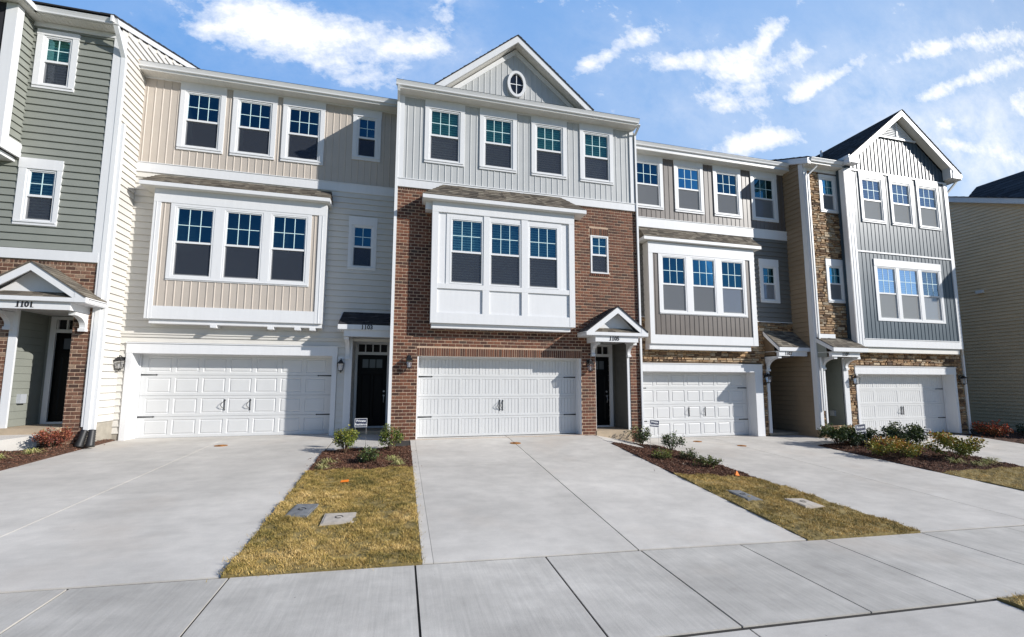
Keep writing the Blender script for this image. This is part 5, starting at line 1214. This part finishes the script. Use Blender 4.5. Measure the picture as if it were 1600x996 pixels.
def tuft(x, y, s, label, n=70):
    z = gz(x, y)+.015; mb = MB()
    for i in range(n):
        a = random.uniform(0, 2*math.pi); l = s*random.uniform(.5, 1.1); h = s*random.uniform(.1, .45); w = .004
        p = Vector((x+random.gauss(0, .03), y+random.gauss(0, .03), z)); d = Vector((math.cos(a), math.sin(a), 0)); sd = Vector((-d.y, d.x, 0))*w; mid = p+d*l*.5+Vector((0, 0, h)); e = p+d*l+Vector((0, 0, h*.25))
        r = random.random(); mb.face([p-sd, p+sd, mid+sd, mid-sd], r); mb.face([mid-sd, mid+sd, e], r)
    o = mb.build('liriope_clump', BLADE, loc=(x, y, z), recalc=False); tag(o, label, 'grass clump', 'flattened grass clumps in the mulch')
for x, y, s, lb in [(-1.45, -2.35, .26, 'flattened pale grass clump at the driveway edge of the first bed'), (-1.50, -2.78, .24, 'straw coloured clump at the front left corner of the first bed'), (-.12, -2.35, .27, 'pale grass clump right of the small round shrub'),
                    (.0, -2.72, .24, 'thin grass clump at the front right of the first bed'), (-.55, -2.0, .2, 'sparse clump behind the small round shrub'), (-7.75, -1.45, .34, 'large pale grass clump at the left picture edge'), (-7.55, -.85, .3, 'pale grass clump beside the angled walk'),
                    (15.0, -3.55, .35, 'straw clump in front of the orange shrub'), (15.9, -3.75, .3, 'straw clump near the lawn edge of the right bed'), (16.45, -3.55, .26, 'small clump by the right driveway edge'), (15.3, -3.9, .3, 'front clump of the right bed')]:
    tuft(x, y, s, lb)

# ------------------------------------------------------------------ signs
def sign(x, y, zt, w, h, tilt, label, text=('Private', 'Residence')):
    zg = gz(x, y); rt_ = thing('yard_sign', label, 'sign', (x, y, zg), 'private residence yard signs')
    c, s = math.cos(R(tilt)), math.sin(R(tilt)); zc = zt-h/2
    m = lambda u, v, z: (x+u*c-(z-zc)*s, y-v, zc+(z-zc)*c+u*s)
    b = MB(); b.wbox(m, -w/2, w/2, zc-h/2, zc+h/2, -.002, .002); b.build('sign_panel', SIGNB, rt_)
    f = MB(); t = .008
    for r in ((-w/2, w/2, zc+h/2-t, zc+h/2), (-w/2, w/2, zc-h/2, zc-h/2+t), (-w/2, -w/2+t, zc-h/2+t, zc+h/2-t), (w/2-t, w/2, zc-h/2+t, zc+h/2-t)): f.wbox(m, r[0], r[1], r[2], r[3], .002, .0035)
    f.build('sign_border', SIGNW, rt_)
    text_mesh('lettering', text[0], m, 0, zc+h*.2, h*.38, .0025, SIGNW, rt_, depth=.002, bold=.0015); text_mesh('lettering', text[1], m, 0, zc-h*.2, h*.33, .0025, SIGNW, rt_, depth=.002, bold=.0015)
    for u in (-w*.44, w*.44):
        l = MB(); p = m(u, 0, zc-h/2+.02); l.tube([p, (p[0], p[1], zg-.02)], .0045, 6); l.build('stake', WIRE, rt_)
sign(-.92, -1.0, .68, .29, .21, 0, 'small navy private residence sign between the two green shrubs')
sign(6.96, -1.45, .53, .30, .20, -6, 'navy private residence sign tilted before the taupe house garage')
sign(14.28, -1.55, .26, .42, .30, 6, 'navy private residence sign before the dark shrubs of the blue grey house')
sign(17.0, -1.62, .06, .38, .23, -2, 'navy private residence sign standing at the rightmost bed by the white garage door')

# ------------------------------------------------------------------ lids, flags, caps
def lid(x, y, w, d, mat, label, ang=0, ring=True):
    zf = gz(x, y)+.035; rt_ = thing('meter_box', label, 'utility box', (x, y, gz(x, y)), 'utility box lids in the turf')
    c, s = math.cos(ang), math.sin(ang); sl = (gz(x, y+.3)-gz(x, y-.3))/.6; slx = (gz(x+.3, y)-gz(x-.3, y))/.6
    m = lambda u, v, z: (x+u*c-v*s, y+u*s+v*c, zf+z+sl*(u*s+v*c)+slx*(u*c-v*s))
    b = MB(); b.box(-w/2, w/2, -d/2, d/2, -.1, .0, m=m); b.build('rim', mat, rt_)
    b = MB(); b.box(-w/2+.025, w/2-.025, -d/2+.025, d/2-.025, .001, .008, m=m); b.build('lid', mat, rt_)
    if ring:
        b = MB(); pts = [m(.05*math.cos(t/10*5.2), .05*math.sin(t/10*5.2)+.02, .011) for t in range(11)]; b.tube(pts, .005, 6); b.build('finger_ring', BLACK, rt_)
lid(-1.36, -5.38, .31, .56, BOXG, 'dark grey plastic meter box lid in the left turf strip', -.12)
lid(-.79, -5.80, .43, .42, BOXC, 'pale square concrete meter lid in the left turf strip')
lid(6.32, -5.46, .32, .56, BOXG, 'grey meter box lid in the right turf strip near the brick house driveway')
lid(7.26, -5.88, .43, .46, BOXC, 'pale concrete meter lid in the right turf strip')
def flag(x, y, label, flat):
    z = gz(x, y)+.02; rt_ = thing('survey_flag', label, 'marker flag', (x, y, z), 'orange marker flags')
    b = MB()
    if flat: b.hull([(x-.07, y-.03, z+.03), (x+.075, y-.035, z+.035), (x+.07, y+.03, z+.06), (x-.06, y+.035, z+.05)], [(0, 1, 2, 3)]); b.hull([(x-.07, y-.03, z+.026), (x+.075, y-.035, z+.031), (x+.07, y+.03, z+.056), (x-.06, y+.035, z+.046)], [(0, 1, 2, 3)])
    else: b.hull([(x-.07, y-.02, z), (x+.08, y, z), (x+.01, y+.01, z+.13), (x-.05, y+.03, z+.06), (x+.06, y+.05, z+.05)], [(0, 1, 2), (0, 2, 3), (1, 4, 2)])
    b.build('flag_cloth', ORANGE, rt_, recalc=False)
    w = MB(); w.tube([(x+.07, y, z-.02), (x+.03, y+.01, z+.05)], .003, 5); w.build('flag_wire', WIRE, rt_)
flag(-.93, -3.98, 'flat orange marker flag lying on the left turf strip', True)
flag(7.42, -4.02, 'crumpled orange marker flag where the right turf meets mulch', False)
for x, y, lb in [(-4.34, .13, 'rusty cleanout cap in the cream house driveway'), (3.07, -.86, 'rusty cleanout cap on the centre joint of the brick house driveway'), (9.74, .45, 'rusty cap near the taupe house garage door'), (10.73, -.43, 'rusty cap on the centre joint of the taupe house driveway'), (19.2, -.41, 'rusty cap before the beaded garage door on the right')]:
    z = gz(x, y); sl = (gz(x, y+.2)-gz(x, y-.2))/.4; b = MB()
    n = 20; top = [(x+.15*math.cos(2*math.pi*i/n), y+.12*math.sin(2*math.pi*i/n), z+.010+sl*.12*math.sin(2*math.pi*i/n)) for i in range(n)]; bot = [(a, b_, c-.03) for a, b_, c in top]
    b.hull(top+bot, [tuple(range(n))]+[(i, (i+1) % n, (i+1) % n+n, i+n) for i in range(n)])
    top2 = [(x+.06*math.cos(2*math.pi*i/6), y+.05*math.sin(2*math.pi*i/6), z+.022) for i in range(6)]; bot2 = [(a, b_, c-.015) for a, b_, c in top2]
    b.hull(top2+bot2, [tuple(range(6))]+[(i, (i+1) % 6, (i+1) % 6+6, i+6) for i in range(6)])
    o = b.build('cleanout_cap', RUST, loc=(x, y, z)); tag(o, lb, 'drain cap', 'rusty drain caps in the driveways')
